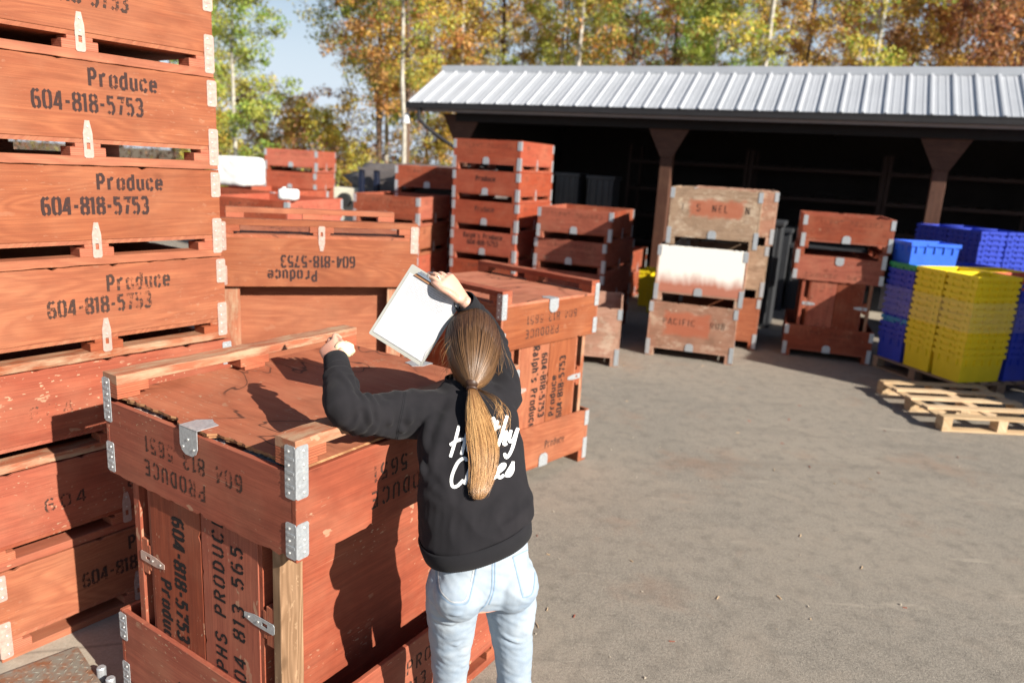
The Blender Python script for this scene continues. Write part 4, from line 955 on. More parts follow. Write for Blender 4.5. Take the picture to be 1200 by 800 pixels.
def ball(mb, c, r, mat, rot=None, n=12):
    lumpy(mb, 0, 0, 0, 1, 1, 1, mat, n, 0, 0, 2) if False else None
    b = len(mb.v); k = mb.mi(mat); c = Vector(c); Rm = rot or Matrix.Identity(3)
    for i in range(n + 1):
        th = math.pi * i / n
        for j in range(2 * n):
            ph = math.pi * j / n; mb.v.append(tuple(c + Rm @ Vector((r[0] * math.sin(th) * math.cos(ph), r[1] * math.sin(th) * math.sin(ph), r[2] * math.cos(th)))))
    for i in range(n):
        for j in range(2 * n):
            j2 = (j + 1) % (2 * n); mb.f.append((b + i * 2 * n + j, b + (i + 1) * 2 * n + j, b + (i + 1) * 2 * n + j2, b + i * 2 * n + j2)); mb.m.append(k); mb.g.append((1, 0, 0))
def remesh(mb, name, voxel, smooth, mat, parent, disp=None):
    tmp = bpy.data.objects.new('tmp', mb.mesh('tmp')); col.objects.link(tmp)
    r = tmp.modifiers.new('r', 'REMESH'); r.mode = 'VOXEL'; r.voxel_size = voxel
    s = tmp.modifiers.new('s', 'SMOOTH'); s.factor = .5; s.iterations = smooth
    dg = bpy.context.evaluated_depsgraph_get(); me = bpy.data.meshes.new_from_object(tmp.evaluated_get(dg)); me.name = name
    bpy.data.objects.remove(tmp)
    me.materials.clear(); me.materials.append(mat); me.polygons.foreach_set('use_smooth', [True] * len(me.polygons)); me.polygons.foreach_set('material_index', [0] * len(me.polygons))
    if disp:
        co = np.zeros(len(me.vertices) * 3); me.vertices.foreach_get('co', co); co = co.reshape(-1, 3); no = np.zeros(len(me.vertices) * 3); me.vertices.foreach_get('normal', no); no = no.reshape(-1, 3)
        co = co + no * disp(co, no)[:, None]; me.vertices.foreach_set('co', co.ravel())
    me.update(); o = bpy.data.objects.new(name, me); col.objects.link(o); o.parent = parent
    o.matrix_parent_inverse = parent.matrix_world.inverted() if parent else Matrix()
    return o

def skin_mat():
    t = NT('skin'); tc = t.n('ShaderNodeTexCoord'); n = t.noise(tc.outputs['Object'], 60, 4, .6); n2 = t.noise(tc.outputs['Object'], 9, 2)
    c = t.mix(t.ramp(n2, .35, .7), (.56, .34, .25), (.58, .28, .20)); c = t.mix(t.math('MULTIPLY', n, .3), c, (.48, .25, .17))
    t.b.inputs['Subsurface Weight'].default_value = .12; t.b.inputs['Subsurface Radius'].default_value = (.012, .005, .003); t.b.inputs['Subsurface Scale'].default_value = 1
    t.bump(n, .12, .001); return t.fin(c, .5)
def cloth_mat(name, c1, c2, sc, bumpn, rough=.95, weave=900):
    t = NT(name); tc = t.n('ShaderNodeTexCoord'); g = tc.outputs['Object']; n = t.noise(g, sc, 5, .6); w = t.noise(t.mapv(g, (1, 1, 1)), weave, 2, .6)
    c = t.mix(t.ramp(n, .35, .68), c1, c2); c = t.mix(t.math('MULTIPLY', w, .25), c, tuple(x * .6 for x in c2)); t.bump(t.math('ADD', t.math('MULTIPLY', w, .5), n), bumpn, .002)
    t.b.inputs['Sheen Weight'].default_value = .04; return t.fin(c, rough, spec=.15)
M['skin'] = skin_mat()
M['fleece'] = cloth_mat('charcoal_fleece', (.0125, .012, .014), (.018, .0165, .019), 7, .35)
M['rib'] = cloth_mat('charcoal_rib_knit', (.013, .013, .015), (.018, .017, .020), 7, .35)
M['denim'] = cloth_mat('light_wash_denim', (.36, .41, .455), (.24, .305, .385), 9, .35, .9)
M['stitch'] = simple('denim_stitching', (.20, .29, .40), .9)
M['stitch_light'] = simple('pale_stitching', (.62, .62, .60), .9)
M['print'] = simple('white_screen_print', (.78, .78, .76), .7, 0, 300, .06)
M['shoe'] = simple('white_sneaker', (.6, .6, .58), .6)
M['sole'] = simple('rubber_sole', (.7, .7, .68), .7)
def hairmat():
    t = NT('brown_blonde_hair'); at_ = t.n('ShaderNodeAttribute'); at_.attribute_name = 'tint'
    t.l(at_.outputs['Color'], t.b.inputs['Base Color']); t.b.inputs['Roughness'].default_value = .36; t.b.inputs['Specular IOR Level'].default_value = .55
    return t.m
M['hair'] = hairmat(); M['hairbase'] = simple('hair_shade', (.055, .026, .014), .5, 0, 40, .3)

person = thing('person', 'woman with long ponytail in charcoal sweatshirt and light jeans, leaning over bin with clipboard', 'person', Matrix.Translation((-.02, 2.16, 0)))
def hv(az): return Vector((math.sin(R(az)), -math.cos(R(az)), 0)), Vector((math.cos(R(az)), math.sin(R(az)), 0))   # right, forward for facing az
rH, fH = hv(112); rS, fS = hv(122); rM, fM = hv(117)
Zv = Vector((0, 0, 1))
# joints
HIPL, HIPR = Vector((-.140, 2.095, .86)), Vector((.035, 2.165, .86)); KNL, KNR = Vector((-.142, 2.165, .48)), Vector((.073, 2.19, .48)); ANL, ANR = Vector((-.145, 2.14, .09)), Vector((.085, 2.17, .09))
SHL, SHR = Vector((-.290, 2.315, 1.345)), Vector((-.026, 2.475, 1.362)); ELL, ELR = Vector((-.490, 2.135, 1.400)), Vector((-.092, 2.685, 1.530)); WRL, WRR = at(394, 424, 2.39), at(546, 355, 2.57)
HC = Vector((-.135, 2.500, 1.545))

# --- body (one continuous mesh: head, neck, torso, arms, hands, legs)
mb = MB(); S_ = 'skin'
hr, hf = hv(118); tilt = Matrix.Rotation(R(-22), 3, hr); Hm = Matrix((hr, hf, Zv)).transposed(); Hm = tilt @ Hm
ball(mb, HC, (.074, .092, .108), S_, Hm, 16)
def hp(x, y, z): return HC + Hm @ Vector((x, y, z))
ball(mb, hp(0, .045, -.055), (.052, .05, .062), S_, Hm); ball(mb, hp(0, .088, -.095), (.022, .018, .018), S_, Hm)
limb(mb, [hp(0, .092, .01), hp(0, .108, -.028)], [.008, .012], S_, 10, 3); ball(mb, hp(0, .094, -.062), (.024, .008, .006), S_, Hm, 8)
for s in (-1, 1):
    ball(mb, hp(s * .076, .0, -.005), (.008, .018, .030), S_, Hm, 8); ball(mb, hp(s * .030, .083, .012), (.016, .010, .010), S_, Hm, 8)
    limb(mb, [hp(s * .012, .092, .030), hp(s * .045, .080, .030)], [.005, .005], S_, 8, 3)
limb(mb, [hp(0, -.01, -.05), Vector((-.142, 2.435, 1.415)), Vector((-.138, 2.40, 1.35))], [.052, .052, .07], S_)
loft(mb, [((-.055, 2.13, .80), .13, .09, rH, fH), ((-.058, 2.13, .93), .135, .09, rH, fH), ((-.072, 2.165, 1.08), .115, .08, rM, fM), ((-.10, 2.26, 1.24), .14, .09, rS, fS), ((-.13, 2.37, 1.36), .13, .075, rS, fS), ((-.14, 2.41, 1.405), .07, .05, rS, fS)], S_)
for hip, kn, an in ((HIPL, KNL, ANL), (HIPR, KNR, ANR)):
    limb(mb, [hip, hip.lerp(kn, .5), kn, kn.lerp(an, .35) - fH * .012, an], [.078, .065, .047, .05, .034], S_)
    limb(mb, [an + Vector((0, 0, -.03)), an - Zv * .045 + fH * .06, an - Zv * .06 + fH * .13], [.034, .034, .024], S_)
limb(mb, [SHL, SHL.lerp(ELL, .5), ELL, ELL.lerp(WRL, .4), WRL], [.052, .044, .036, .036, .025], S_)
limb(mb, [SHR, SHR.lerp(ELR, .5), ELR, ELR.lerp(WRR, .4), WRR], [.052, .044, .036, .036, .025], S_)
def hand(mb, W, K, nrm, side, curls, spread=.0, thumb=None, size=1.0, lens=(.072, .080, .074, .058), base=(.0, .0, .0, .0)):
    """W wrist, K middle knuckle, nrm back-of-hand normal, side +1/-1 = where the thumb lies along d x nrm"""
    d = (K - W).normalized(); nrm = (nrm - d * nrm.dot(d)).normalized(); sv = d.cross(nrm) * side
    Lp = (K - W).length
    for t, w, th in ((0, .024, .017), (.35, .031, .015), (.7, .038, .014), (1.0, .038, .0125)):
        pass
    loft(mb, [(W + d * Lp * t, w * size, th * size, sv, nrm) for t, w, th in ((-.1, .022, .018), (.15, .024, .017), (.4, .029, .0145), (.75, .035, .0125), (1.0, .035, .011), (1.06, .030, .007))], 'skin', 20, 2.4)
    for i, (off, ln) in enumerate(zip((.0275, .0095, -.0095, -.027), lens)):
        q = K + sv * off * size - d * (.004, 0, .005, .014)[i] - nrm * .001; dd = (d + sv * (spread * (1.5 - i) * .5)).normalized(); pts = [q - d * .02, q]; seg = (.45, .31, .24); up = nrm; a = base[i]
        dirn = dd
        for k in range(3):
            ang = curls[i][k]; ax = dirn.cross(up).normalized(); Rt = Matrix.Rotation(-R(ang), 3, ax); dirn = (Rt @ dirn).normalized(); up = (Rt @ up).normalized(); pts.append(pts[-1] + dirn * ln * size * seg[k])
        limb(mb, pts, [.0085 * size, .0088 * size, .0080 * size, .0073 * size, .0062 * size], 'skin', 10, 3)
    if thumb:
        limb(mb, [W + d * Lp * .25 + sv * .018 * size] + [Vector(p) for p in thumb], [.014 * size, .012 * size, .010 * size, .0078 * size][:len(thumb) + 1], 'skin', 10, 3)
# right hand: over the clip of the board, fingers bent down, thumb below
KR = at(523, 327, 2.565)
camdir = (CAM - KR).normalized()
hand(mb, WRR, KR, (Zv * .8 + camdir * .75 + R2 * .15), -1, [(14, 38, 30), (18, 42, 32), (24, 46, 34), (30, 50, 34)], .16, [at(526, 343, 2.535), at(516, 338, 2.535), at(507, 331, 2.56)])
KL = at(383.5, 404.5, 2.435)
hand(mb, WRL, KL, (camdir * .8 - R2 * .35 + Zv * .3), 1, [(22, 42, 30), (30, 48, 30), (38, 52, 32), (44, 55, 34)], .25, [at(400, 411, 2.40), at(401, 402, 2.43), at(396, 398, 2.46)])
body = remesh(mb, 'body', .0034, 2, M['skin'], person)

# --- sweatshirt
def fold(co, segs):
    d = np.zeros(len(co))
    for p0, p1, w, h in segs:
        p0 = np.array(p0); p1 = np.array(p1); ab = p1 - p0; t = np.clip(((co - p0) @ ab) / (ab @ ab), 0, 1); q = np.linalg.norm(co - (p0 + t[:, None] * ab), axis=1)
        fade = np.sin(np.clip(t, .04, .96) * math.pi) ** .5; d += h * fade * (np.exp(-(q / w) ** 2) - .55 * np.exp(-((q - 1.9 * w) / w) ** 2))
    return d
mb = MB(); K_ = 'fleece'
rT = (rH + Zv * .25).normalized()
loft(mb, [((-.077, 2.122, 1.014), .165, .129, rT, fH), ((-.077, 2.122, 1.037), .170, .133, rT, fH), ((-.079, 2.128, 1.060), .181, .141, rT, fH), ((-.080, 2.145, 1.10), .181, .141, rT, fH), ((-.091, 2.180, 1.16), .177, .136, rM, fM), ((-.103, 2.230, 1.23), .177, .131, rM, fM),
          ((-.116, 2.285, 1.29), .178, .125, rS, fS), ((-.130, 2.335, 1.35), .172, .108, rS, fS), ((-.135, 2.385, 1.395), .135, .085, rS, fS), ((-.140, 2.415, 1.432), .078, .066, rS, fS)], K_, 36, 2.25)
limb(mb, [Vector((-.16, 2.36, 1.33)), SHL, SHL.lerp(ELL, .5) - Zv * .012, ELL + Vector((0, 0, .004)), ELL.lerp(WRL, .45), WRL + (ELL - WRL).normalized() * .035], [.083, .083, .071, .060, .054, .045], K_)
limb(mb, [Vector((-.08, 2.41, 1.34)), SHR, SHR.lerp(ELR, .5), ELR, ELR.lerp(WRR, .45), WRR + (ELR - WRR).normalized() * .045], [.083, .081, .068, .060, .053, .043], K_)
ax_ = (ELL - SHL).normalized(); ax2 = (WRL - ELL).normalized()
def hood_disp(co, no):
    d = np.array([mnoise.noise(Vector((c[0] * 9 + 3, c[1] * 9, c[2] * 5))) * .0085 + mnoise.noise(Vector((c[0] * 22, c[1] * 22, c[2] * 14))) * .0040 + (abs(mnoise.noise(Vector((c[0] * 13 + c[2] * 7, c[1] * 13, c[2] * 9 - c[0] * 6 + 5)))) - .2) * -.010 for c in co])
    segs = []
    for (a, b, w, h) in HSEG: segs.append((a, b, w, h * (2.6 if a[2] < 1.25 else 1.3)))
    d += fold(co, segs)
    # crosswise wrinkles on the sleeves
    for A, B in ((SHL, ELL), (ELL, WRL), (SHR, ELR), (ELR, WRR)):
        A_, B_ = np.array(A), np.array(B); ab = B_ - A_; L = np.linalg.norm(ab); t = ((co - A_) @ ab) / L / L; q = np.linalg.norm(co - (A_ + t[:, None] * ab), axis=1)
        m = np.exp(-((t - .85) / .25) ** 2) * (q < .12) * (t > .2) * (t < 1.1)
        ph = t * L * 190 + 2.2 * np.array([mnoise.noise(Vector(tuple(c * 11))) for c in co]); d += m * .0034 * np.sin(ph)
    return d
def hb(px, py, d): return tuple(at(px, py, d))
HSEG = []
hood0 = None
# crease lines are given on the cloth's back: drapes from the shoulder blades to the hem, pulls at the left armpit
for (a, b, w, h) in (((470, 500, 2.33), (500, 560, 2.28), .011, .010), ((480, 480, 2.34), (486, 560, 2.26), .010, .009), ((600, 560, 2.26), (540, 625, 2.12), .012, .009), ((612, 585, 2.26), (560, 640, 2.12), .010, .007),
                     ((500, 590, 2.20), (535, 620, 2.12), .012, -.007), ((505, 560, 2.24), (545, 600, 2.14), .012, -.006), ((604, 470, 2.42), (598, 545, 2.30), .010, .007), ((586, 590, 2.18), (520, 640, 2.10), .011, .008), ((455, 470, 2.30), (462, 520, 2.27), .010, .006),
                     ((425, 470, 2.22), (440, 505, 2.24), .009, .006), ((408, 500, 2.20), (430, 470, 2.20), .009, -.005), ((520, 470, 2.40), (500, 530, 2.28), .014, -.006)):
    HSEG.append((hb(*a), hb(*b), w, h))
hood = remesh(mb, 'sweatshirt', .0058, 4, M['fleece'], person, hood_disp)
# ribbed hem and cuffs
mb = MB(); n = 64; b0 = 0
def ring(mb, c, hw, hd, rv, fv, zdir, h, mat, th=.004, n=72, amp=.0012, flare=1.0, p=2.25):
    b = len(mb.v); k = mb.mi(mat); prof = [(-.5, .0), (-.45, th), (0, th * 1.25), (.45, th), (.5, 0)]
    c, rv, fv, zd = Vector(c), Vector(rv), Vector(fv), Vector(zdir)
    for u, o_ in prof:
        for j in range(n * 2):
            a = math.pi * j / n; ca, sa = math.cos(a), math.sin(a); q = (abs(ca) ** p + abs(sa) ** p) ** (-1 / p); e = o_ + (amp if j % 2 else 0); sc = 1 + (flare - 1) * (u + .5)
            mb.v.append(tuple(c + rv * (hw * sc + e) * ca * q + fv * (hd * sc + e) * sa * q + zd * h * u))
    for i in range(len(prof) - 1):
        for j in range(2 * n):
            j2 = (j + 1) % (2 * n); mb.f.append((b + i * 2 * n + j, b + i * 2 * n + j2, b + (i + 1) * 2 * n + j2, b + (i + 1) * 2 * n + j)); mb.m.append(k); mb.g.append((0, 0, 1))
tz = (Zv - rH * .25).normalized(); ring(mb, (-.077, 2.120, 1.027), .168, .133, (rH + Zv * .25).normalized(), fH, tz, .060, 'rib', th=.005, n=150, flare=1.03)
o = mb.build('hem_band', smooth=True); o.parent = person; o.matrix_parent_inverse = person.matrix_world.inverted()
for E_, W_ in ((ELL, WRL), (ELR, WRR)):
    mb = MB()
    d = (W_ - E_).normalized(); u = d.orthogonal().normalized(); v = d.cross(u); c = W_ - d * .012
    ring(mb, c, .0385, .0385, u, v, d, .062, 'rib', th=.003, n=46, p=2, flare=.90)
    o = mb.build('cuff', smooth=True); o.parent = person; o.matrix_parent_inverse = person.matrix_world.inverted()
mb = MB(); ring(mb, (-.140, 2.418, 1.432), .074, .062, rS, fS, (Zv + fS * .3).normalized(), .026, 'rib', th=.004, n=60); o = mb.build('neckband', smooth=True); o.parent = person; o.matrix_parent_inverse = person.matrix_world.inverted()

# --- jeans
mb = MB(); D_ = 'denim'
loft(mb, [((-.056, 2.13, 1.02), .140, .098, rH, fH), ((-.056, 2.13, .97), .150, .104, rH, fH), ((-.056, 2.130, .90), .161, .110, rH, fH), ((-.055, 2.132, .84), .164, .111, rH, fH), ((-.052, 2.135, .80), .13, .09, rH, fH)], D_, 36, 2.2)
for s, hip in ((-1, HIPL), (1, HIPR)): ball(mb, hip - fH * .048 + Vector((0, 0, .0)) - rH * s * .006, (.085, .078, .088), D_, Matrix((rH, fH, Zv)).transposed())
for s, hip, kn, an in ((-1, HIPL, KNL, ANL), (1, HIPR, KNR, ANR)):
    limb(mb, [hip, hip.lerp(kn, .3), hip.lerp(kn, .65), kn, kn.lerp(an, .4) - fH * .012, an + Zv * .02], [.088, .083, .068, .058, .056, .047], D_, 24)
def jean_disp(co, no):
    d = np.array([mnoise.noise(Vector((c[0] * 12, c[1] * 12, c[2] * 20))) * .004 + mnoise.noise(Vector((c[0] * 30, c[1] * 30, c[2] * 55 + c[0] * 30))) * .0022 for c in co])
    segs = [(hb(*a), hb(*b), w, h) for a, b, w, h in (((500, 700, 2.30), (540, 722, 2.22), .008, .006), ((503, 722, 2.32), (548, 735, 2.27), .008, .006), ((505, 770, 2.46), (545, 778, 2.42), .009, .005), ((585, 725, 2.3), (622, 738, 2.35), .008, .005), ((582, 768, 2.45), (618, 776, 2.48), .009, .004),
             ((556, 712, 2.2), (575, 716, 2.2), .010, -.010), ((575, 655, 2.12), (573, 712, 2.19), .010, -.008), ((508, 745, 2.38), (545, 757, 2.33), .007, .005), ((586, 745, 2.38), (620, 757, 2.40), .007, .005))]
    return d + fold(co, segs)
jeans = remesh(mb, 'jeans', .0055, 3, M['denim'], person, jean_disp)

def bvh(o):
    me = o.data; Mw = Matrix.Identity(4)
    return BVHTree.FromPolygons([v.co.copy() for v in me.vertices], [tuple(p.vertices) for p in me.polygons])
BH, BJ = bvh(hood), bvh(jeans)
def hit(B, px, py, off=.0016):
    d = ray(px, py); L = d.length; h = B.ray_cast(CAM, d.normalized(), 6)
    if h[0] is None: return None
    nrm = h[1] if h[1].dot(d) < 0 else -h[1]
    return h[0] + nrm * off
def decal(B, mb, strokes, w, mat, off=.0018, step=1.2):
    k = mb.mi(mat)
    for st in strokes:
        P = [Vector(p) for p in st]; Q = []
        if len(P) > 2:
            for i in range(len(P) - 1):
                p0, p1, p2, p3 = P[max(i - 1, 0)], P[i], P[i + 1], P[min(i + 2, len(P) - 1)]; m = max(2, int((p2 - p1).length / step))
                for s in range(m):
                    t = s / m; Q.append(.5 * ((2 * p1) + (p2 - p0) * t + (2 * p0 - 5 * p1 + 4 * p2 - p3) * t * t + (3 * p1 - p0 - 3 * p2 + p3) * t ** 3))
            Q.append(P[-1])
        else:
            m = max(2, int((P[1] - P[0]).length / step)); Q = [P[0].lerp(P[1], s / m) for s in range(m + 1)]
        prev = None; N = len(Q)
        for i, q in enumerate(Q):
            d = (Q[min(i + 1, N - 1)] - Q[max(i - 1, 0)]).normalized(); nn = Vector((-d.y, d.x)); ww = w * (.5 + .5 * min(1, min(i, N - 1 - i) / 1.5 + .35)) 
            cur = [hit(B, *(q + nn * ww * f), off) for f in (-.5, 0, .5)]
            if prev and all(cur) and all(prev) and (cur[1] - prev[1]).length < .03:
                b = len(mb.v); mb.v += [tuple(p) for p in prev + cur]
                mb.f += [(b, b + 1, b + 4, b + 3), (b + 1, b + 2, b + 5, b + 4)]; mb.m += [k, k]; mb.g += [(1, 0, 0)] * 2
            prev = cur
# brush script on the back, two lines rising slightly to the right
def word(letters, ox, oy, ux, uy, H, slant=.28):
    out = []
    for x0, sts in letters:
        for st in sts: out.append([(ox + (x0 + x + y * slant * .55) * ux, oy + (x0 + x) * uy - y * H) for x, y in st])
    return out
Hh = [[(.02, .0), (.06, .5), (.08, 1.0)], [(.30, .0), (.32, .5), (.36, 1.05)], [(-.06, .42), (.12, .52), (.36, .50)]]
e_ = [[(.0, .22), (.12, .34), (.14, .46), (.04, .46), (-.02, .22), (.06, .02), (.18, .08)]]
a_ = [[(.16, .44), (.04, .42), (.0, .12), (.08, .02), (.15, .4), (.15, .08), (.22, .05)]]
l_ = [[(.02, .1), (.10, .8), (.06, 1.0), (.0, .6), (.0, .1), (.08, .04)]]
t_ = [[(.06, .9), (.0, .15), (.06, .03), (.14, .12)], [(-.08, .62), (.16, .68)]]
h_ = [[(.0, .02), (.04, .5), (.08, 1.0)], [(.02, .15), (.10, .46), (.17, .38), (.14, .06), (.22, .06)]]
y_ = [[(.0, .48), (.0, .14), (.10, .12), (.17, .5)], [(.17, .5), (.12, -.2), (.02, -.42), (-.06, -.25)]]
Cc = [[(.34, .86), (.26, 1.0), (.10, .86), (.02, .4), (.08, .06), (.22, .02), (.36, .2)]]
o_ = [[(.08, .46), (.0, .3), (.02, .06), (.12, .04), (.16, .3), (.08, .46), (.2, .40)]]
i_ = [[(.04, .46), (.0, .1), (.06, .03), (.12, .1)], [(.06, .66), (.07, .72)]]
c_ = [[(.15, .42), (.08, .46), (.0, .28), (.02, .05), (.10, .02), (.18, .12)]]
s_ = [[(.0, .06), (.12, .42), (.13, .5)], [(.12, .45), (.16, .2), (.10, .02), (-.02, .06)]]
mb = MB()
W1 = word([(0, Hh), (.44, e_), (.64, a_), (.88, l_), (1.02, t_), (1.22, h_), (1.48, y_)], 527, 536, 46, -10, 36)
W2_ = word([(0, Cc), (.42, h_), (.68, o_), (.90, i_), (1.06, c_), (1.27, e_), (1.50, s_)], 526, 572, 44, -9, 33)
decal(BH, mb, W1, 3.7, 'print', .0024); decal(BH, mb, W2_, 3.7, 'print', .0024)
o = mb.build('back_print'); o.parent = person; o.matrix_parent_inverse = person.matrix_world.inverted()
sm = MB(); decal(BH, sm, [[(474, 459), (471, 478), (466, 503), (463, 528)], [(476, 459), (473, 478), (468, 503), (465, 528)]], 1.1, 'rib', .0014); o = sm.build('armhole_seam'); o.parent = person; o.matrix_parent_inverse = person.matrix_world.inverted()
for dark, light, nm in (([[(511, 661), (559, 661)], [(511, 661), (513, 690), (524, 704), (533, 708)], [(533, 708), (547, 706), (553, 690), (559, 661)]], [[(512, 664), (557, 664)], [(514, 664), (516, 689), (526, 702), (533, 705)], [(533, 705), (545, 703), (550, 689), (556, 664)]], 'pocket_stitching'),
                        ([[(601, 652), (626, 640)], [(601, 652), (608, 680), (613, 700)], [(613, 700), (624, 694), (627, 670)]], [[(604, 654), (626, 644)], [(604, 655), (611, 680), (615, 697)]], 'pocket_stitching'),
                        ([[(577, 640), (577, 662), (576, 690), (570, 706), (562, 715)], [(580, 640), (580, 662), (579, 690), (573, 708)]], [], 'seat_seam')):
    mb = MB(); decal(BJ, mb, dark, 1.3, 'stitch', .0012); decal(BJ, mb, light, .8, 'stitch_light', .0016)
    o = mb.build(nm); o.parent = person; o.matrix_parent_inverse = person.matrix_world.inverted()
for an in (ANL, ANR):
    mb = MB(); limb(mb, [an + Vector((0, 0, -.02)), an - Zv * .038 + fH * .06, an - Zv * .045 + fH * .14], [.046, .045, .038], 'shoe'); ball(mb, an - Zv * .045 - fH * .02, (.042, .05, .04), 'shoe', Matrix((rH, fH, Zv)).transposed())
    sh = remesh(mb, 'shoe', .006, 3, M['shoe'], person)
    mb = MB(); mb.prism([(-.045, -.07), (.045, -.07), (.050, .10), (.035, .175), (-.035, .175), (-.050, .10)], (an.x, an.y, .004), rH, fH, Zv, .022, 'sole'); so = mb.build('sole'); so.parent = sh

# --- hair
HR = (.094, .108, .124); TIE = at(553, 455, 2.40)
def hd(dirv, k=1.0): # point on the hair shell for a direction in head space
    return HC + Hm @ Vector((dirv.x * HR[0] * k, dirv.y * HR[1] * k, dirv.z * HR[2] * k))
tl = Hm.inverted() @ (TIE - HC); tdir = Vector((tl.x / HR[0], tl.y / HR[1], tl.z / HR[2])); tlen = tdir.length; tdir.normalize()
def strands(paths, name, rootc, tipc, parent, w0=.0016, colf=None, rnd=random.Random(3)):
    V = []; Fc = []; C = []
    for P in paths:
        n = len(P); cv = rnd.gauss(0, .12); b = len(V); ww = w0 * rnd.uniform(.7, 1.3); hl = rnd.random()
        for i, p in enumerate(P):
            d = (P[min(i + 1, n - 1)] - P[max(i - 1, 0)]); o_ = (p - HC); s = d.cross(o_ if name != 'tail' else (CAM - p)); s = s.normalized() if s.length > 1e-9 else Vector((1, 0, 0))
            w = ww * (1 if i < n - 2 else (.6 if i == n - 2 else .15)); nn = s.cross(d).normalized()
            V += [p - s * w, p + nn * w * .7, p + s * w]
            t = i / (n - 1); c = colf(t, hl, p) if colf else rootc; C += [tuple(max(.002, x * (1 + cv)) for x in c)] * 3
        for i in range(n - 1):
            q = b + i * 3; Fc += [(q, q + 1, q + 4, q + 3), (q + 1, q + 2, q + 5, q + 4)]
    me = bpy.data.meshes.new(name); me.from_pydata([tuple(v) for v in V], [], Fc); me.materials.append(M['hair']); me.polygons.foreach_set('use_smooth', [True] * len(me.polygons))
    a = me.color_attributes.new('tint', 'FLOAT_COLOR', 'POINT'); c4 = np.ones((len(V), 4), np.float32); c4[:, :3] = np.array(C); a.data.foreach_set('color', c4.ravel())
    o = bpy.data.objects.new(name, me); col.objects.link(o); o.parent = parent; return o
mb = MB(); ball(mb, hp(0, -.012, .006), (.086, .094, .114), 'hairbase', Hm, 16); limb(mb, [HC + (TIE - HC) * .35, TIE + (HC - TIE) * .12], [.07, .022], 'hairbase')
hair = mb.build('hair', smooth=True); hair.parent = person; hair.matrix_parent_inverse = person.matrix_world.inverted()
rh = random.Random(4); paths = []
for i in range(11000):
    while True:
        v = Vector((rh.gauss(0, 1), rh.gauss(0, 1), rh.gauss(0, 1))).normalized()
        if v.y > .62 and v.z < .55: continue
        if v.dot(tdir) > .93: continue
        if v.z < -.55 and v.y > -.1: continue
        break
    k0 = rh.uniform(.97, 1.0); P = []; ang = math.acos(max(-1, min(1, v.dot(tdir)))); sn = math.sin(ang); wob = rh.uniform(-.02, .02); lf = rh.random() ** 3 * .02
    side = v.cross(tdir).normalized()
    for j in range(13):
        t = j / 12; q = (v * math.sin((1 - t) * ang) + tdir * math.sin(t * ang)) / sn; q = (q + side * wob * math.sin(t * math.pi)).normalized()
        kk = k0 + lf * math.sin(t * math.pi) + (.012 * math.sin(v.x * 9 + v.z * 5) * math.sin(t * math.pi)); kk = kk * (1 - max(0, t - .72) ** 1.5 * .0); kk = kk + (tlen - kk) * max(0, (t - .6) / .4) ** 1.6
        P.append(hd(q, kk))
    paths.append(P)
def hc(t, hl, p):
    a = Vector((.036, .017, .0095)); b = Vector((.088, .041, .019)); c = Vector((.30, .16, .068)); q = a.lerp(b, hl); return tuple(q.lerp(c, min(1, max(0, t - .5) * 1.5 * (.4 + hl) + (.12 if hl > .95 else 0))))
strands(paths, 'head_hair', None, None, hair, .00065, hc)
# ponytail follows the back of the sweatshirt
tp_ = [(553, 456), (556, 470), (561, 492), (565, 520), (566, 550), (562, 576), (560, 586)]; hwid = [.008, .021, .037, .042, .035, .019, .005]; cen = []
for i, (px, py) in enumerate(tp_):
    h = hit(BH, px, py, 0); dd = (h - CAM).length if h else None; u = ray(px, py).normalized()
    p = TIE if i == 0 else (CAM + u * (dd - (.040, .040, .036, .034, .030, .026, .024)[i])); cen.append(p)
cen[1] = cen[1].lerp(cen[0] + (cen[2] - cen[0]) * .4, .5) - u * .012
def cat(Pt, t):
    x = t * (len(Pt) - 1); i = min(len(Pt) - 2, int(x)); f = x - i
    g_ = lambda a: Pt[max(0, min(len(Pt) - 1, a))]
    p0, p1, p2, p3 = g_(i - 1), g_(i), g_(i + 1), g_(i + 2)
    return .5 * ((2 * p1) + (p2 - p0) * f + (2 * p0 - 5 * p1 + 4 * p2 - p3) * f * f + (3 * p1 - p0 - 3 * p2 + p3) * f ** 3)
paths = []
for i in range(6500):
    a = rh.uniform(0, 6.283); r = rh.random() ** .5; end = (.99 - .30 * rh.random() ** 1.6 - .06 * r) if rh.random() < .65 else rh.uniform(.45, .85); P = []; ph = rh.uniform(0, 6.28); am = rh.uniform(0, .0022) * (.4 + r); dr = rh.gauss(0, .11)
    if r > .9: am *= 2
    clump = round(a / .52) * .52; a2 = a
    for j in range(15):
        t = j / 14 * end; c = cat(cen, t); w = cat(hwid, t); aa = a2 + (clump - a2) * max(0, t - .4) * .25
        view = (CAM - c).normalized(); s = R2; dep = .036 * (.3 + .7 * min(1, t * 4)) * (1 - .75 * t)
        P.append(c + s * (math.cos(aa) * r * w + dr * .05 * t + am * math.sin(ph + t * (7 + 5 * math.sin(ph)))) + view * math.sin(aa) * r * dep)
    paths.append(P)
def tc_(t, hl, p):
    a = Vector((.16, .075, .03)); b = Vector((.40, .205, .07)); c = Vector((.58, .36, .16)); dk = Vector((.15, .06, .022)); q = a.lerp(b.lerp(c, hl * .6), min(1, t * 2.6)); q = q.lerp(Vector((.26, .115, .04)), max(0, t - .6) * 1.3); 
    return tuple((q.lerp(dk, .65) if hl < .3 else q))
tail = strands(paths, 'tail', None, None, hair, .00055, tc_); tail.name = 'ponytail'
paths = []
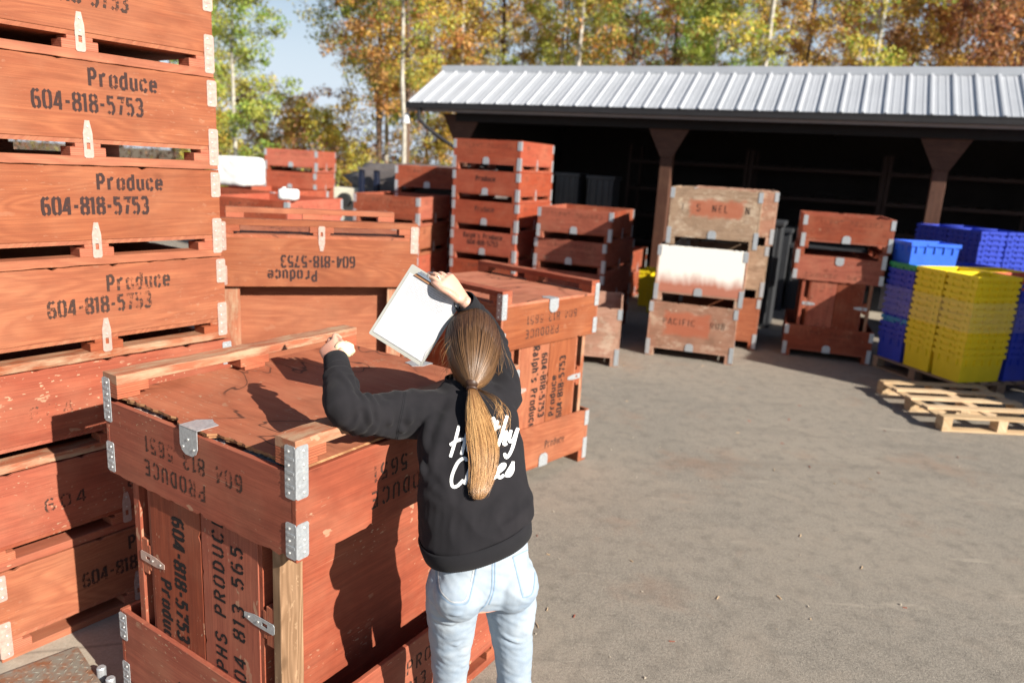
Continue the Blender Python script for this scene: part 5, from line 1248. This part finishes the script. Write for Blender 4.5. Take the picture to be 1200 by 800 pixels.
for i in range(90):   # loose flyaways
    st_ = hd(Vector((rh.choice((-1, 1)) * rh.uniform(.75, 1), rh.uniform(-.5, .3), rh.uniform(-.6, .3))).normalized(), 1.0); en = st_ + Vector((rh.uniform(-.05, .05), -.03, -rh.uniform(.05, .14))) ; P = []
    bulge = R2 * rh.uniform(-.03, .03)
    for j in range(9): t = j / 8; P.append(st_.lerp(en, t) + bulge * math.sin(t * math.pi))
    paths.append(P)
for i in range(22):
    st_ = TIE + R2 * .012; en = at(580 + rh.uniform(-4, 10), 500 + rh.uniform(-12, 30), 2.31); P = []
    bulge = R2 * rh.uniform(.03, .065) + Zv * rh.uniform(0, .02)
    for j in range(12): t = j / 11; P.append(st_.lerp(en, t) + bulge * math.sin(t * math.pi))
    paths.append(P)
strands(paths, 'loose_hair', None, None, hair, .0006, tc_)
mb = MB(); ring(mb, TIE + (cen[1] - TIE).normalized() * .004, .013, .013, R2, (cen[1] - TIE).normalized().cross(R2), (cen[1] - TIE).normalized(), .012, 'hairbase', th=.004, n=20, p=2); ht = mb.build('hair_tie', smooth=True); ht.parent = hair
for s in (-1, 1):
    mb = MB(); ball(mb, hp(s * .030, .090, .012), (.011, .006, .007), 'white_plastic', Hm, 8); ball(mb, hp(s * .030, .0945, .012), (.005, .003, .005), 'rubber', Hm, 8); ey = mb.build('eye', smooth=True); ey.parent = person; ey.matrix_parent_inverse = person.matrix_world.inverted()

# --- clipboard and the pale thing in the left hand
M['clip_board'] = simple('pale_grey_clipboard', (.33, .33, .30), .5, 0, 30, .06); M['paper'] = simple('white_paper', (.50, .50, .51), .8, 0, 30, .01); M['type'] = simple('grey_print_ink', (.32, .32, .34), .9)
M['clip_brown'] = simple('clip_base_brown', (.28, .13, .055), .6); M['steel'] = simple('bright_clip_steel', (.6, .6, .6), .25, .9, 30, .1)
dB = 2.57; TLc, TRc, BLc = at(483, 309, dB), at(545, 348, dB), at(436, 393, dB)
bx = (TRc - TLc).normalized(); by_ = (BLc - TLc); by_ = (by_ - bx * by_.dot(bx)); Lb = by_.length; by_.normalize(); Wb = (TRc - TLc).length; bn = bx.cross(by_); bn = bn if bn.dot(CAM - TLc) > 0 else -bn
BM = Matrix((bx, -by_, bx.cross(-by_))).transposed().to_4x4(); BM.translation = TLc
clip = thing('clipboard', 'pale clipboard with white printed forms held up in her right hand', 'clipboard', BM)
sg = 1 if (BM.to_3x3() @ Vector((0, 0, 1))).dot(CAM - TLc) > 0 else -1
mb = MB(); mb.prism([(x, -y) for x, y in rrect(Wb, Lb, .006)], (0, 0, 0), (1, 0, 0), (0, 1, 0), (0, 0, -sg), .004, 'clip_board'); mb.build('board', clip)
mb = MB(); mb.prism([(.010, -Lb + .014), (Wb - .008, -Lb + .014), (Wb - .008, -.030), (.010, -.030)], (0, 0, sg * .0006), (1, 0, 0), (0, 1, 0), (0, 0, sg), .0016, 'paper')
zz = sg * .0026
def pl(x0, y0, x1, y1): mb.poly([(x0, y0, zz), (x1, y0, zz), (x1, y1, zz), (x0, y1, zz)], 'type')
rp = random.Random(2)
for i in range(9):
    y = -.040 - i * .0075; xx = .03
    while xx < Wb - .05:
        l = rp.uniform(.006, .022); pl(xx, y, min(xx + l, Wb - .03), y + .0022); xx += l + .004
for i in range(12): pl(.022, -.125 - i * .013, Wb - .022, -.1244 - i * .013)
for x in (.022, .07, .12, .165, Wb - .0226): pl(x, -.125 - 11 * .013, x + .0006, -.125)
mb.build('paper', clip)
mb = MB(); cx = Wb * .42
mb.prism([(cx - .065, -.030), (cx + .065, -.030), (cx + .045, -.006), (cx - .045, -.006)], (0, 0, sg * .0045), (1, 0, 0), (0, 1, 0), (0, 0, sg), .003, 'clip_brown')  # brown wedge behind the steel clip bar
mb.box((cx - .055, -.020, min(sg * .0077, sg * .0125)), (cx + .055, -.012, max(sg * .0077, sg * .0125)), 'steel'); mb.tube([(cx - .05, -.010, sg * .010), (cx + .05, -.010, sg * .010)], .004, 'steel', 10)
for s in (-1, 1): mb.tube([(cx + s * .018, -.012, sg * .012), (cx + s * .026, .004, sg * .018), (cx + s * .010, .012, sg * .02)], .0022, 'steel', 8)
mb.build('clip', clip)
M['bulb'] = simple('cream_skin', (.78, .66, .42), .6, 0, 40, .12)
mb = MB(); lumpy(mb, 0, 0, 0, .034, .026, .027, 'bulb', 16, .06, 4, 2.2); o = mb.build('onion', smooth=True); o.location = at(403, 409.5, 2.42); tag(o, 'pale cream onion-like bulb held in her left hand', 'onion')
